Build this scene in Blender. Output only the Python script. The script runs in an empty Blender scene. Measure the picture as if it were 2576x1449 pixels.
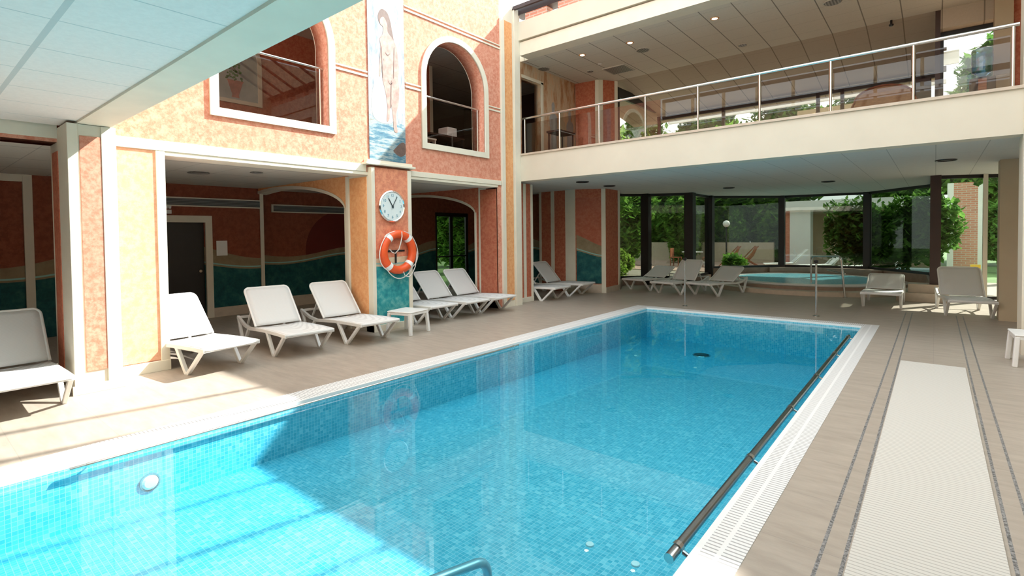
import bpy, bmesh, math, random
from mathutils import Vector, Matrix
random.seed(7)
PI = math.pi
scene = bpy.context.scene
COL = scene.collection

# ------------------------------------------------------------------ materials
def mat_new(name):
    m = bpy.data.materials.new(name); m.use_nodes = True
    nt = m.node_tree; nt.nodes.clear()
    out = nt.nodes.new('ShaderNodeOutputMaterial')
    return m, nt, out

def principled(nt, out, col=(0.8, 0.8, 0.8), rough=0.5, metal=0.0, spec=0.5):
    b = nt.nodes.new('ShaderNodeBsdfPrincipled')
    b.inputs['Base Color'].default_value = (*col, 1)
    b.inputs['Roughness'].default_value = rough
    b.inputs['Metallic'].default_value = metal
    b.inputs['Specular IOR Level'].default_value = spec
    nt.links.new(b.outputs[0], out.inputs[0])
    return b

def N(nt, typ, **kw):
    n = nt.nodes.new(typ)
    for k, v in kw.items(): setattr(n, k, v)
    return n

def math_n(nt, op, a, b=None, c=None):
    n = nt.nodes.new('ShaderNodeMath'); n.operation = op
    for i, v in enumerate((a, b, c)):
        if v is None: continue
        if isinstance(v, (int, float)): n.inputs[i].default_value = v
        else: nt.links.new(v, n.inputs[i])
    return n.outputs[0]

def mixc(nt, fac, a, b):
    n = nt.nodes.new('ShaderNodeMix'); n.data_type = 'RGBA'
    if isinstance(fac, (int, float)): n.inputs[0].default_value = fac
    else: nt.links.new(fac, n.inputs[0])
    for i, v in ((6, a), (7, b)):
        if isinstance(v, tuple): n.inputs[i].default_value = (*v, 1)
        else: nt.links.new(v, n.inputs[i])
    return n.outputs[2]

def pos_xyz(nt):
    g = nt.nodes.new('ShaderNodeNewGeometry'); s = nt.nodes.new('ShaderNodeSeparateXYZ')
    nt.links.new(g.outputs['Position'], s.inputs[0])
    return g.outputs['Position'], s.outputs[0], s.outputs[1], s.outputs[2]

def noise(nt, vec, scale, detail=4, rough=0.6):
    n = nt.nodes.new('ShaderNodeTexNoise')
    n.inputs['Scale'].default_value = scale; n.inputs['Detail'].default_value = detail
    n.inputs['Roughness'].default_value = rough
    if vec is not None: nt.links.new(vec, n.inputs['Vector'])
    return n.outputs['Fac']

def ramp(nt, fac, pts):
    r = nt.nodes.new('ShaderNodeValToRGB')
    els = r.color_ramp.elements
    while len(els) < len(pts): els.new(0.5)
    for e, (p, c) in zip(els, pts):
        e.position = p; e.color = (*c, 1)
    nt.links.new(fac, r.inputs[0]); return r.outputs[0]

def bump(nt, bs, h, strength=0.3, dist=0.01):
    b = nt.nodes.new('ShaderNodeBump'); b.inputs['Strength'].default_value = strength
    b.inputs['Distance'].default_value = dist
    nt.links.new(h, b.inputs['Height']); nt.links.new(b.outputs[0], bs.inputs['Normal'])

def plain(name, col, rough=0.5, metal=0.0, var=0.06, scale=6.0, spec=0.5):
    m, nt, out = mat_new(name)
    b = principled(nt, out, col, rough, metal, spec)
    p, x, y, z = pos_xyz(nt)
    f = noise(nt, p, scale, 3)
    c1 = tuple(max(0, v * (1 - var)) for v in col); c2 = tuple(min(1, v * (1 + var)) for v in col)
    nt.links.new(ramp(nt, f, [(0.3, c1), (0.7, c2)]), b.inputs['Base Color'])
    return m

def stucco_color(nt, p, c1, c2, c3=None, scale=9.0):
    f = noise(nt, p, scale * 1.5, 7, 0.78)
    f2 = noise(nt, p, 1.3, 3, 0.6)
    a = ramp(nt, f, [(0.42, c1), (0.58, c2)])
    return mixc(nt, math_n(nt, 'MULTIPLY', f2, 0.55), a, c3 if c3 else c2)

def stucco(name, c1, c2, c3=None, scale=9.0):
    m, nt, out = mat_new(name)
    b = principled(nt, out, c1, 0.75, spec=0.25)
    p, x, y, z = pos_xyz(nt)
    nt.links.new(stucco_color(nt, p, c1, c2, c3, scale), b.inputs['Base Color'])
    bump(nt, b, noise(nt, p, scale * 2.2, 5), 0.35, 0.006)
    return m

TERRA1, TERRA2, TERRA3 = (0.58, 0.19, 0.115), (0.74, 0.37, 0.26), (0.66, 0.29, 0.19)
CREAM = (0.76, 0.70, 0.57)

def mural(name, axis='y', base=1.13, amp=0.10, k=1.9, ph=0.0, band=0.30, bandamp=0.10, circ=None, shaded=False):
    """wall painting: terracotta above, a cream dune, a teal sea below"""
    m, nt, out = mat_new(name)
    b = principled(nt, out, TERRA1, 0.7, spec=0.3)
    p, x, y, z = pos_xyz(nt)
    s = y if axis == 'y' else x
    w1 = math_n(nt, 'SINE', math_n(nt, 'MULTIPLY_ADD', s, k, ph))
    w2 = math_n(nt, 'SINE', math_n(nt, 'MULTIPLY_ADD', s, k * 0.8, ph + 1.1))
    h1 = math_n(nt, 'MULTIPLY_ADD', w1, amp, base)
    h2 = math_n(nt, 'ADD', h1, math_n(nt, 'MULTIPLY_ADD', w2, bandamp, band))
    terr = stucco_color(nt, p, TERRA1, (0.78, 0.33, 0.19), (0.72, 0.28, 0.16), 7)
    if shaded == 'mid': terr = stucco_color(nt, p, (0.40, 0.11, 0.06), (0.50, 0.17, 0.10), (0.45, 0.13, 0.08), 6)  # milder shade in the terracotta, for the panel under the balcony
    elif shaded: terr = stucco_color(nt, p, (0.21, 0.050, 0.024), (0.31, 0.092, 0.045), (0.26, 0.07, 0.034), 6)  # gallery shade put into the terracotta colours
    if circ:
        dy = math_n(nt, 'SUBTRACT', s, circ[0]); dz = math_n(nt, 'SUBTRACT', z, circ[1])
        d = math_n(nt, 'SQRT', math_n(nt, 'ADD', math_n(nt, 'MULTIPLY', dy, dy), math_n(nt, 'MULTIPLY', dz, dz)))
        terr = mixc(nt, math_n(nt, 'LESS_THAN', d, circ[2]), terr, (0.15, 0.018, 0.012))
    sand = ramp(nt, noise(nt, p, 5), [(0.35, (0.62, 0.50, 0.33)), (0.65, (0.74, 0.64, 0.45))])
    teal = ramp(nt, noise(nt, p, 6, 6, 0.7), [(0.36, (0.015, 0.20, 0.24)), (0.5, (0.03, 0.30, 0.32)), (0.68, (0.16, 0.46, 0.44))])
    if shaded:  # the same shade worked into the sand and teal colours
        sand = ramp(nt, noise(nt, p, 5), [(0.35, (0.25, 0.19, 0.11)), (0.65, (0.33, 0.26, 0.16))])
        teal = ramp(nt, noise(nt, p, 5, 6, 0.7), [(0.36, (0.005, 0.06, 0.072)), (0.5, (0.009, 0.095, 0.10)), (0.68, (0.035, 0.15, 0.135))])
    c = mixc(nt, math_n(nt, 'GREATER_THAN', z, h2), sand, terr)
    line = math_n(nt, 'LESS_THAN', math_n(nt, 'ABSOLUTE', math_n(nt, 'SUBTRACT', z, math_n(nt, 'ADD', h1, 0.05))), 0.015)
    c = mixc(nt, line, c, (0.30, 0.55, 0.50))
    c = mixc(nt, math_n(nt, 'LESS_THAN', z, h1), c, teal)
    nt.links.new(c, b.inputs['Base Color'])
    return m

def fresnel_both(nt, ior):
    # same reflectance on either side of a sheet that does not bend light
    g = N(nt, 'ShaderNodeNewGeometry')
    f = N(nt, 'ShaderNodeFresnel')
    i = math_n(nt, 'ADD', math_n(nt, 'MULTIPLY', g.outputs['Backfacing'], 1/ior - ior), ior)
    nt.links.new(i, f.inputs[0]); return f

def thin_glass(name, tint=(0.9, 0.95, 0.93), refl=1.0, rough=0.0):
    m, nt, out = mat_new(name)
    t = N(nt, 'ShaderNodeBsdfTransparent'); t.inputs[0].default_value = (*tint, 1)
    g = N(nt, 'ShaderNodeBsdfGlossy'); g.inputs['Roughness'].default_value = rough
    g.inputs[0].default_value = (1, 1, 1, 1)
    f = fresnel_both(nt, 1.5)
    fac = math_n(nt, 'MULTIPLY', f.outputs[0], refl)
    mx = N(nt, 'ShaderNodeMixShader'); nt.links.new(fac, mx.inputs[0])
    nt.links.new(t.outputs[0], mx.inputs[1]); nt.links.new(g.outputs[0], mx.inputs[2])
    nt.links.new(mx.outputs[0], out.inputs[0])
    return m

def water_mat(name, absorb, density):
    m, nt, out = mat_new(name)
    t = N(nt, 'ShaderNodeBsdfTransparent'); t.inputs[0].default_value = (0.97, 1, 1, 1)
    g = N(nt, 'ShaderNodeBsdfGlossy'); g.inputs['Roughness'].default_value = 0.0
    p, x, y, z = pos_xyz(nt)
    bp = N(nt, 'ShaderNodeBump'); bp.inputs['Strength'].default_value = 0.05; bp.inputs['Distance'].default_value = 0.01
    nt.links.new(noise(nt, p, 1.6, 2, 0.4), bp.inputs['Height'])
    f = fresnel_both(nt, 1.33)
    nt.links.new(bp.outputs[0], f.inputs['Normal']); nt.links.new(bp.outputs[0], g.inputs['Normal'])
    mx = N(nt, 'ShaderNodeMixShader'); nt.links.new(f.outputs[0], mx.inputs[0])
    nt.links.new(t.outputs[0], mx.inputs[1]); nt.links.new(g.outputs[0], mx.inputs[2])
    nt.links.new(mx.outputs[0], out.inputs[0])
    va = N(nt, 'ShaderNodeVolumeAbsorption'); va.inputs[0].default_value = (*absorb, 1)
    va.inputs['Density'].default_value = density
    nt.links.new(va.outputs[0], out.inputs['Volume'])
    return m

def pool_tile(name):
    m, nt, out = mat_new(name)
    b = principled(nt, out, (0.1, 0.5, 0.7), 0.25)
    p, x, y, z = pos_xyz(nt)
    T = 0.033
    sc = N(nt, 'ShaderNodeVectorMath', operation='SCALE'); nt.links.new(p, sc.inputs[0]); sc.inputs['Scale'].default_value = 1 / T
    ad = N(nt, 'ShaderNodeVectorMath', operation='ADD'); nt.links.new(sc.outputs[0], ad.inputs[0]); ad.inputs[1].default_value = (0.37, 0.41, 0.29)
    fl = N(nt, 'ShaderNodeVectorMath', operation='FLOOR'); nt.links.new(ad.outputs[0], fl.inputs[0])
    fr = N(nt, 'ShaderNodeVectorMath', operation='FRACTION'); nt.links.new(ad.outputs[0], fr.inputs[0])
    wn = N(nt, 'ShaderNodeTexWhiteNoise'); nt.links.new(fl.outputs[0], wn.inputs['Vector'])
    c = ramp(nt, wn.outputs['Value'], [(0.0, (0.085, 0.48, 0.64)), (0.5, (0.135, 0.56, 0.71)), (0.85, (0.19, 0.62, 0.76)), (1.0, (0.34, 0.72, 0.82))])
    s = N(nt, 'ShaderNodeSeparateXYZ'); nt.links.new(fr.outputs[0], s.inputs[0])
    # grout lines only on the two in-plane axes: the third is constant, keep it off with the normal
    g = N(nt, 'ShaderNodeNewGeometry'); sn = N(nt, 'ShaderNodeSeparateXYZ'); nt.links.new(g.outputs['True Normal'], sn.inputs[0])
    tot = None
    for i in range(3):
        e = math_n(nt, 'LESS_THAN', s.outputs[i], 0.11)
        inpl = math_n(nt, 'LESS_THAN', math_n(nt, 'ABSOLUTE', sn.outputs[i]), 0.6)
        e = math_n(nt, 'MULTIPLY', e, inpl)
        tot = e if tot is None else math_n(nt, 'MAXIMUM', tot, e)
    c = mixc(nt, math_n(nt, 'MULTIPLY', tot, 0.6), c, (0.62, 0.84, 0.90))
    nt.links.new(c, b.inputs['Base Color'])
    return m

def deck_tile(name):
    m, nt, out = mat_new(name)
    b = principled(nt, out, (0.4, 0.35, 0.3), 0.42, spec=0.4)
    p, x, y, z = pos_xyz(nt)
    st = N(nt, 'ShaderNodeMapping'); st.inputs['Scale'].default_value = (1.2, 5.0, 1)
    nt.links.new(p, st.inputs[0])
    n1 = noise(nt, st.outputs[0], 2.2, 6, 0.65)
    n2 = noise(nt, p, 0.7, 2)
    c = ramp(nt, n1, [(0.3, (0.335, 0.278, 0.222)), (0.7, (0.47, 0.40, 0.328))])
    c = mixc(nt, math_n(nt, 'MULTIPLY', n2, 0.5), c, (0.38, 0.33, 0.28))
    def grid(co, step, off, w):
        f = math_n(nt, 'FRACT', math_n(nt, 'DIVIDE', math_n(nt, 'ADD', co, off), step))
        return math_n(nt, 'LESS_THAN', f, w / step)
    g = math_n(nt, 'MAXIMUM', grid(x, 1.24, 62.012, 0.006), grid(y, 0.62, 62.0, 0.006))
    c = mixc(nt, math_n(nt, 'MULTIPLY', g, 0.35), c, (0.22, 0.19, 0.17))
    # thin dark mosaic border lines running the length of the right hand deck
    tot = None
    for xc in (-0.455, -0.352, 0.325, 0.425):
        l = math_n(nt, 'LESS_THAN', math_n(nt, 'ABSOLUTE', math_n(nt, 'SUBTRACT', x, xc)), 0.009)
        tot = l if tot is None else math_n(nt, 'MAXIMUM', tot, l)
    tot = math_n(nt, 'MULTIPLY', tot, math_n(nt, 'LESS_THAN', y, 13.3))
    gr = noise(nt, p, 60, 2)
    c = mixc(nt, math_n(nt, 'MULTIPLY', tot, 0.85), c, ramp(nt, gr, [(0.4, (0.05, 0.055, 0.06)), (0.62, (0.30, 0.30, 0.30))]))
    nt.links.new(c, b.inputs['Base Color'])
    bump(nt, b, n1, 0.08, 0.004)
    return m

def slotted(name, col, dark, axis, step, duty, center=None, rough=0.5, cw=0.012):
    m, nt, out = mat_new(name)
    b = principled(nt, out, col, rough)
    p, x, y, z = pos_xyz(nt)
    co = {'x': x, 'y': y, 'z': z}[axis]; other = y if axis == 'x' else x
    f = math_n(nt, 'FRACT', math_n(nt, 'DIVIDE', math_n(nt, 'ADD', co, 50.0), step))
    s = math_n(nt, 'LESS_THAN', f, duty)
    if center is not None:
        for cc in center:
            k = math_n(nt, 'GREATER_THAN', math_n(nt, 'ABSOLUTE', math_n(nt, 'SUBTRACT', other, cc)), cw)
            s = math_n(nt, 'MULTIPLY', s, k)
    nt.links.new(mixc(nt, s, col, dark), b.inputs['Base Color'])
    bump(nt, b, math_n(nt, 'SUBTRACT', 1.0, s), 0.6, 0.006)
    return m

def ceiling_mat(name, col, sx, sy, ox=0.0, oy=0.0, wx=0.012, wy=0.008, line=(0.33, 0.32, 0.30), fy=0.5):
    m, nt, out = mat_new(name)
    b = principled(nt, out, col, 0.8, spec=0.2)
    p, x, y, z = pos_xyz(nt)
    def grid(co, step, off, w):
        f = math_n(nt, 'FRACT', math_n(nt, 'DIVIDE', math_n(nt, 'ADD', co, off + 100 * step), step))
        return math_n(nt, 'LESS_THAN', f, w / step)
    gx = math_n(nt, 'MULTIPLY', grid(x, sx, ox, wx), 0.85)
    gy = math_n(nt, 'MULTIPLY', grid(y, sy, oy, wy), fy)
    g = math_n(nt, 'MAXIMUM', gx, gy)
    base = ramp(nt, noise(nt, p, 30, 3), [(0.35, tuple(v * 0.95 for v in col)), (0.65, col)])
    nt.links.new(mixc(nt, g, base, line), b.inputs['Base Color'])
    return m

def leaf_mat(name, c1, c2, trans=0.35):
    m, nt, out = mat_new(name)
    d = N(nt, 'ShaderNodeBsdfDiffuse'); t = N(nt, 'ShaderNodeBsdfTranslucent')
    p, x, y, z = pos_xyz(nt)
    c = ramp(nt, noise(nt, p, 3.5, 4), [(0.35, c1), (0.65, c2)])
    nt.links.new(c, d.inputs[0]); nt.links.new(c, t.inputs[0])
    mx = N(nt, 'ShaderNodeMixShader'); mx.inputs[0].default_value = trans
    nt.links.new(d.outputs[0], mx.inputs[1]); nt.links.new(t.outputs[0], mx.inputs[2])
    nt.links.new(mx.outputs[0], out.inputs[0])
    return m

def emit(name, col, s):
    m, nt, out = mat_new(name)
    e = N(nt, 'ShaderNodeEmission'); e.inputs[0].default_value = (*col, 1); e.inputs[1].default_value = s
    nt.links.new(e.outputs[0], out.inputs[0]); return m

def painting_mat(name):
    """waterfall above, stream with rocks below, loose brushwork"""
    m, nt, out = mat_new(name)
    b = principled(nt, out, (0.8, 0.8, 0.8), 0.6)
    p, x, y, z = pos_xyz(nt)
    mp = N(nt, 'ShaderNodeMapping'); mp.inputs['Scale'].default_value = (1, 5, 1.3); nt.links.new(p, mp.inputs[0])
    mp2 = N(nt, 'ShaderNodeMapping'); mp2.inputs['Scale'].default_value = (1, 1.5, 9); nt.links.new(p, mp2.inputs[0])
    fall = ramp(nt, noise(nt, mp.outputs[0], 1.6, 6, 0.7), [(0.30, (0.09, 0.12, 0.16)), (0.42, (0.20, 0.25, 0.29)), (0.55, (0.37, 0.38, 0.38)), (0.8, (0.33, 0.30, 0.29))])
    stream = ramp(nt, noise(nt, mp2.outputs[0], 1.5, 6, 0.7), [(0.30, (0.02, 0.08, 0.17)), (0.45, (0.06, 0.18, 0.25)), (0.56, (0.32, 0.38, 0.38)), (0.75, (0.15, 0.12, 0.08))])
    f = math_n(nt, 'MULTIPLY_ADD', noise(nt, p, 3), 0.5, 3.55)
    c = mixc(nt, math_n(nt, 'LESS_THAN', z, f), fall, stream)
    nt.links.new(c, b.inputs['Base Color']); return m

def fresco_mat(name, axis):
    m, nt, out = mat_new(name)
    b = principled(nt, out, (0.5, 0.3, 0.2), 0.7)
    p, x, y, z = pos_xyz(nt)
    mp = N(nt, 'ShaderNodeMapping'); mp.inputs['Scale'].default_value = (3, 3, 0.9); nt.links.new(p, mp.inputs[0])
    c = ramp(nt, noise(nt, mp.outputs[0], 1.4, 7, 0.7), [(0.30, (0.22, 0.12, 0.08)), (0.42, (0.50, 0.26, 0.13)), (0.54, (0.62, 0.48, 0.33)), (0.7, (0.70, 0.40, 0.22))])
    nt.links.new(c, b.inputs['Base Color']); return m

def wood_mat(name, c1, c2, axis_scale=(1, 1, 12)):
    m, nt, out = mat_new(name)
    b = principled(nt, out, c1, 0.45)
    p, x, y, z = pos_xyz(nt)
    mp = N(nt, 'ShaderNodeMapping'); mp.inputs['Scale'].default_value = axis_scale; nt.links.new(p, mp.inputs[0])
    nt.links.new(ramp(nt, noise(nt, mp.outputs[0], 3, 5), [(0.35, c1), (0.65, c2)]), b.inputs['Base Color']); return m

def brick_mat(name, axis='y'):
    m, nt, out = mat_new(name)
    b = principled(nt, out, (0.5, 0.2, 0.15), 0.8)
    g = N(nt, 'ShaderNodeNewGeometry'); s = N(nt, 'ShaderNodeSeparateXYZ'); nt.links.new(g.outputs['Position'], s.inputs[0])
    cb = N(nt, 'ShaderNodeCombineXYZ'); nt.links.new(s.outputs[0], cb.inputs[0]); nt.links.new(s.outputs[2], cb.inputs[1])
    br = N(nt, 'ShaderNodeTexBrick'); nt.links.new(cb.outputs[0], br.inputs['Vector'])
    br.inputs['Color1'].default_value = (0.55, 0.22, 0.15, 1); br.inputs['Color2'].default_value = (0.68, 0.32, 0.22, 1)
    br.inputs['Mortar'].default_value = (0.6, 0.5, 0.42, 1); br.inputs['Scale'].default_value = 1.0
    br.inputs['Brick Width'].default_value = 0.24; br.inputs['Row Height'].default_value = 0.075; br.inputs['Mortar Size'].default_value = 0.01
    nt.links.new(br.outputs['Color'], b.inputs['Base Color']); return m

M = {}
M['terra'] = stucco('terracotta_stucco', TERRA1, TERRA2, TERRA3, 10)
M['terra_pale'] = stucco('pale_peach_stucco', (0.66, 0.32, 0.19), (0.78, 0.46, 0.30), (0.72, 0.38, 0.24), 8)
M['terra_dark'] = stucco('red_stucco', (0.42, 0.11, 0.06), (0.56, 0.20, 0.11), (0.48, 0.14, 0.08), 9)
M['ochre'] = stucco('orange_stucco', (0.76, 0.33, 0.13), (0.86, 0.47, 0.22), (0.80, 0.38, 0.17), 9)
M['cream'] = plain('cream_paint', CREAM, 0.6, var=0.04, scale=3)
M['balcony'] = plain('beige_render', (0.67, 0.61, 0.495), 0.7, var=0.04, scale=1.2)
M['tan'] = plain('tan_render', (0.50, 0.40, 0.27), 0.7, var=0.05, scale=1.5)
M['mural_back'] = mural('mural_back_wall', 'y', 1.12, 0.13, 1.55, 2.7, 0.34, 0.12, shaded=True)
M['mural_circle'] = mural('mural_circle_wall', 'y', 1.12, 0.09, 1.7, 0.6, 0.22, 0.05, circ=(7.7, 1.35, 1.0), shaded=True)
M['mural_far'] = mural('mural_far_wall', 'y', 1.15, 0.08, 3.0, 0.5, 0.26, 0.05, shaded=True)
M['mural_far_x'] = mural('mural_far_wall_x', 'x', 1.15, 0.08, 3.0, 0.5, 0.30, 0.05, shaded=True)
M['mural_x'] = mural('mural_panel_x', 'x', 1.13, 0.12, 3.0, 1.2, 0.36, 0.10, shaded='mid')
M['mural_pillar'] = mural('mural_pillar', 'y', 1.16, 0.02, 4.0, 0.2, 0.14, 0.03)
M['pool'] = pool_tile('pool_mosaic')
M['deck'] = deck_tile('deck_porcelain')
M['grate_l'] = slotted('gutter_grate_left', (0.82, 0.82, 0.80), (0.42, 0.42, 0.42), 'y', 0.030, 0.32, center=(-5.22,))
M['grate_r'] = slotted('gutter_grate_right', (0.80, 0.79, 0.77), (0.40, 0.39, 0.38), 'y', 0.032, 0.30, center=(-0.868,))
M['grate_f'] = slotted('gutter_grate_far', (0.80, 0.79, 0.77), (0.45, 0.44, 0.43), 'x', 0.030, 0.30, center=(11.06,))
M['coping'] = plain('white_ceramic', (0.84, 0.84, 0.82), 0.3, var=0.03)
M['water'] = water_mat('pool_water', (0.12, 0.82, 0.93), 0.62)
M['spa_water'] = water_mat('spa_water', (0.10, 0.62, 0.72), 1.2)
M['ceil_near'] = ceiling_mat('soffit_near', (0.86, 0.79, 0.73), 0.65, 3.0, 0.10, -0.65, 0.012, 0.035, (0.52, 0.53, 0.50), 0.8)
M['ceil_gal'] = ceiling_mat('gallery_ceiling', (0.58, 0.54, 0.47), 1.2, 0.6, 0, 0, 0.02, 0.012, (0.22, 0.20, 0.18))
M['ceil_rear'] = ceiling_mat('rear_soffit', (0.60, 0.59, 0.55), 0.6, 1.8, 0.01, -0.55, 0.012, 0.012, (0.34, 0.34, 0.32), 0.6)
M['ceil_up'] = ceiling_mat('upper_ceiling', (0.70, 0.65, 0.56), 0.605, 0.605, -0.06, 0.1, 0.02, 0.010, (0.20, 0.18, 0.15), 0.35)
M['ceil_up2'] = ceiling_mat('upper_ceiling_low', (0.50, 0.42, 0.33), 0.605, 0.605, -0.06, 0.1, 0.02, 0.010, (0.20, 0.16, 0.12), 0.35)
M['white_plastic'] = plain('white_resin', (0.80, 0.79, 0.76), 0.38, var=0.02)
M['sling'] = slotted('white_sling', (0.80, 0.79, 0.77), (0.70, 0.69, 0.67), 'z', 0.006, 0.4, rough=0.7)
M['steel'] = plain('stainless_steel', (0.62, 0.62, 0.60), 0.22, 1.0, var=0.03)
M['steel_dark'] = plain('wet_steel', (0.33, 0.36, 0.37), 0.25, 1.0, var=0.05)
M['black'] = plain('black_frame', (0.012, 0.010, 0.010), 0.4)
M['darkbrown'] = plain('dark_brown', (0.05, 0.022, 0.016), 0.45)
M['roofsteel'] = plain('roof_steel_brown', (0.035, 0.022, 0.022), 0.5)
M['roofwhite'] = plain('roof_white_profile', (0.75, 0.75, 0.73), 0.4)
M['glass'] = thin_glass('window_glass', (0.47, 0.50, 0.46), 1.0)
M['glass_up'] = thin_glass('upper_window_glass', (0.85, 0.88, 0.85), 1.0)
M['glass_rail'] = thin_glass('smoked_balustrade_glass', (0.80, 0.76, 0.72), 0.7)
M['glass_clear'] = thin_glass('roof_glass', (0.93, 0.96, 0.96), 0.6)
M['orange'] = plain('orange_buoy', (0.80, 0.10, 0.02), 0.4, var=0.08)
M['white'] = plain('white_paint', (0.85, 0.84, 0.82), 0.45, var=0.02)
M['rope'] = plain('white_rope', (0.72, 0.70, 0.66), 0.8)
M['clockface'] = plain('clock_face', (0.72, 0.80, 0.80), 0.3, var=0.02)
M['ink'] = plain('dark_ink', (0.03, 0.05, 0.06), 0.5)
M['blueink'] = plain('blue_ink', (0.08, 0.30, 0.42), 0.5)
M['chrome'] = plain('chrome', (0.75, 0.75, 0.75), 0.12, 1.0, var=0.02)
M['mat'] = slotted('ribbed_mat', (0.62, 0.59, 0.535), (0.44, 0.415, 0.37), 'y', 0.032, 0.24, center=(-0.02,), rough=0.8, cw=0.0)
M['downlight'] = emit('lamp_glow', (1.0, 0.80, 0.50), 14)
M['grille'] = slotted('grey_grille', (0.20, 0.20, 0.19), (0.05, 0.05, 0.05), 'z', 0.03, 0.4)
M['greygrille'] = slotted('ceiling_grille', (0.30, 0.28, 0.25), (0.12, 0.11, 0.10), 'x', 0.05, 0.5)
M['step'] = plain('brown_stone', (0.30, 0.20, 0.15), 0.5, var=0.12, scale=8)
M['tube_teal'] = plain('submerged_tube', (0.05, 0.16, 0.20), 0.35, 0.6)
M['stepcream'] = plain('sand_stone', (0.56, 0.46, 0.36), 0.5, var=0.08, scale=8)
M['leaf_dark'] = leaf_mat('leaves_dark', (0.03, 0.10, 0.02), (0.18, 0.36, 0.07), 0.5)
M['leaf_mid'] = leaf_mat('leaves_mid', (0.06, 0.18, 0.03), (0.32, 0.58, 0.10), 0.55)
M['leaf_lime'] = leaf_mat('leaves_lime', (0.22, 0.38, 0.05), (0.38, 0.56, 0.10), 0.5)
M['bark'] = wood_mat('bark', (0.09, 0.06, 0.04), (0.19, 0.13, 0.09), (6, 6, 1))
M['grass'] = plain('lawn', (0.10, 0.18, 0.05), 0.9, var=0.3, scale=4)
M['paving'] = plain('pink_paving', (0.50, 0.32, 0.26), 0.8, var=0.12, scale=5)
M['redwood'] = wood_mat('red_wood', (0.25, 0.07, 0.03), (0.42, 0.15, 0.07))
M['wicker'] = wood_mat('wicker', (0.33, 0.15, 0.04), (0.50, 0.26, 0.09), (4, 4, 30))
M['coolerblue'] = thin_glass('blue_bottle', (0.45, 0.68, 0.92), 2.0, 0.05)
M['painting'] = painting_mat('waterfall_painting')
M['skin'] = plain('painted_skin', (0.40, 0.24, 0.205), 0.6, var=0.30, scale=9)
M['hair'] = plain('painted_hair', (0.13, 0.08, 0.065), 0.6, var=0.2, scale=20)
M['shade'] = plain('painted_drape', (0.36, 0.355, 0.35), 0.6, var=0.10, scale=12)
M['fresco'] = fresco_mat('faded_fresco', 'y')
M['urnbg'] = plain('painted_sky', (0.42, 0.46, 0.45), 0.6, var=0.15, scale=2.5)
M['urn'] = plain('painted_urn', (0.45, 0.18, 0.14), 0.6, var=0.2, scale=12)
M['brick'] = brick_mat('red_brick')
M['redfab'] = plain('dark_red_fabric', (0.30, 0.02, 0.02), 0.8)
M['canopy'] = plain('canopy_white', (0.70, 0.68, 0.62), 0.6)
M['yellow'] = plain('yellow_plastic', (0.75, 0.5, 0.04), 0.5)
M['garden_pool'] = plain('garden_pool_blue', (0.05, 0.35, 0.45), 0.1)
M['floor_up'] = plain('upper_floor', (0.30, 0.20, 0.13), 0.5)

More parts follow.
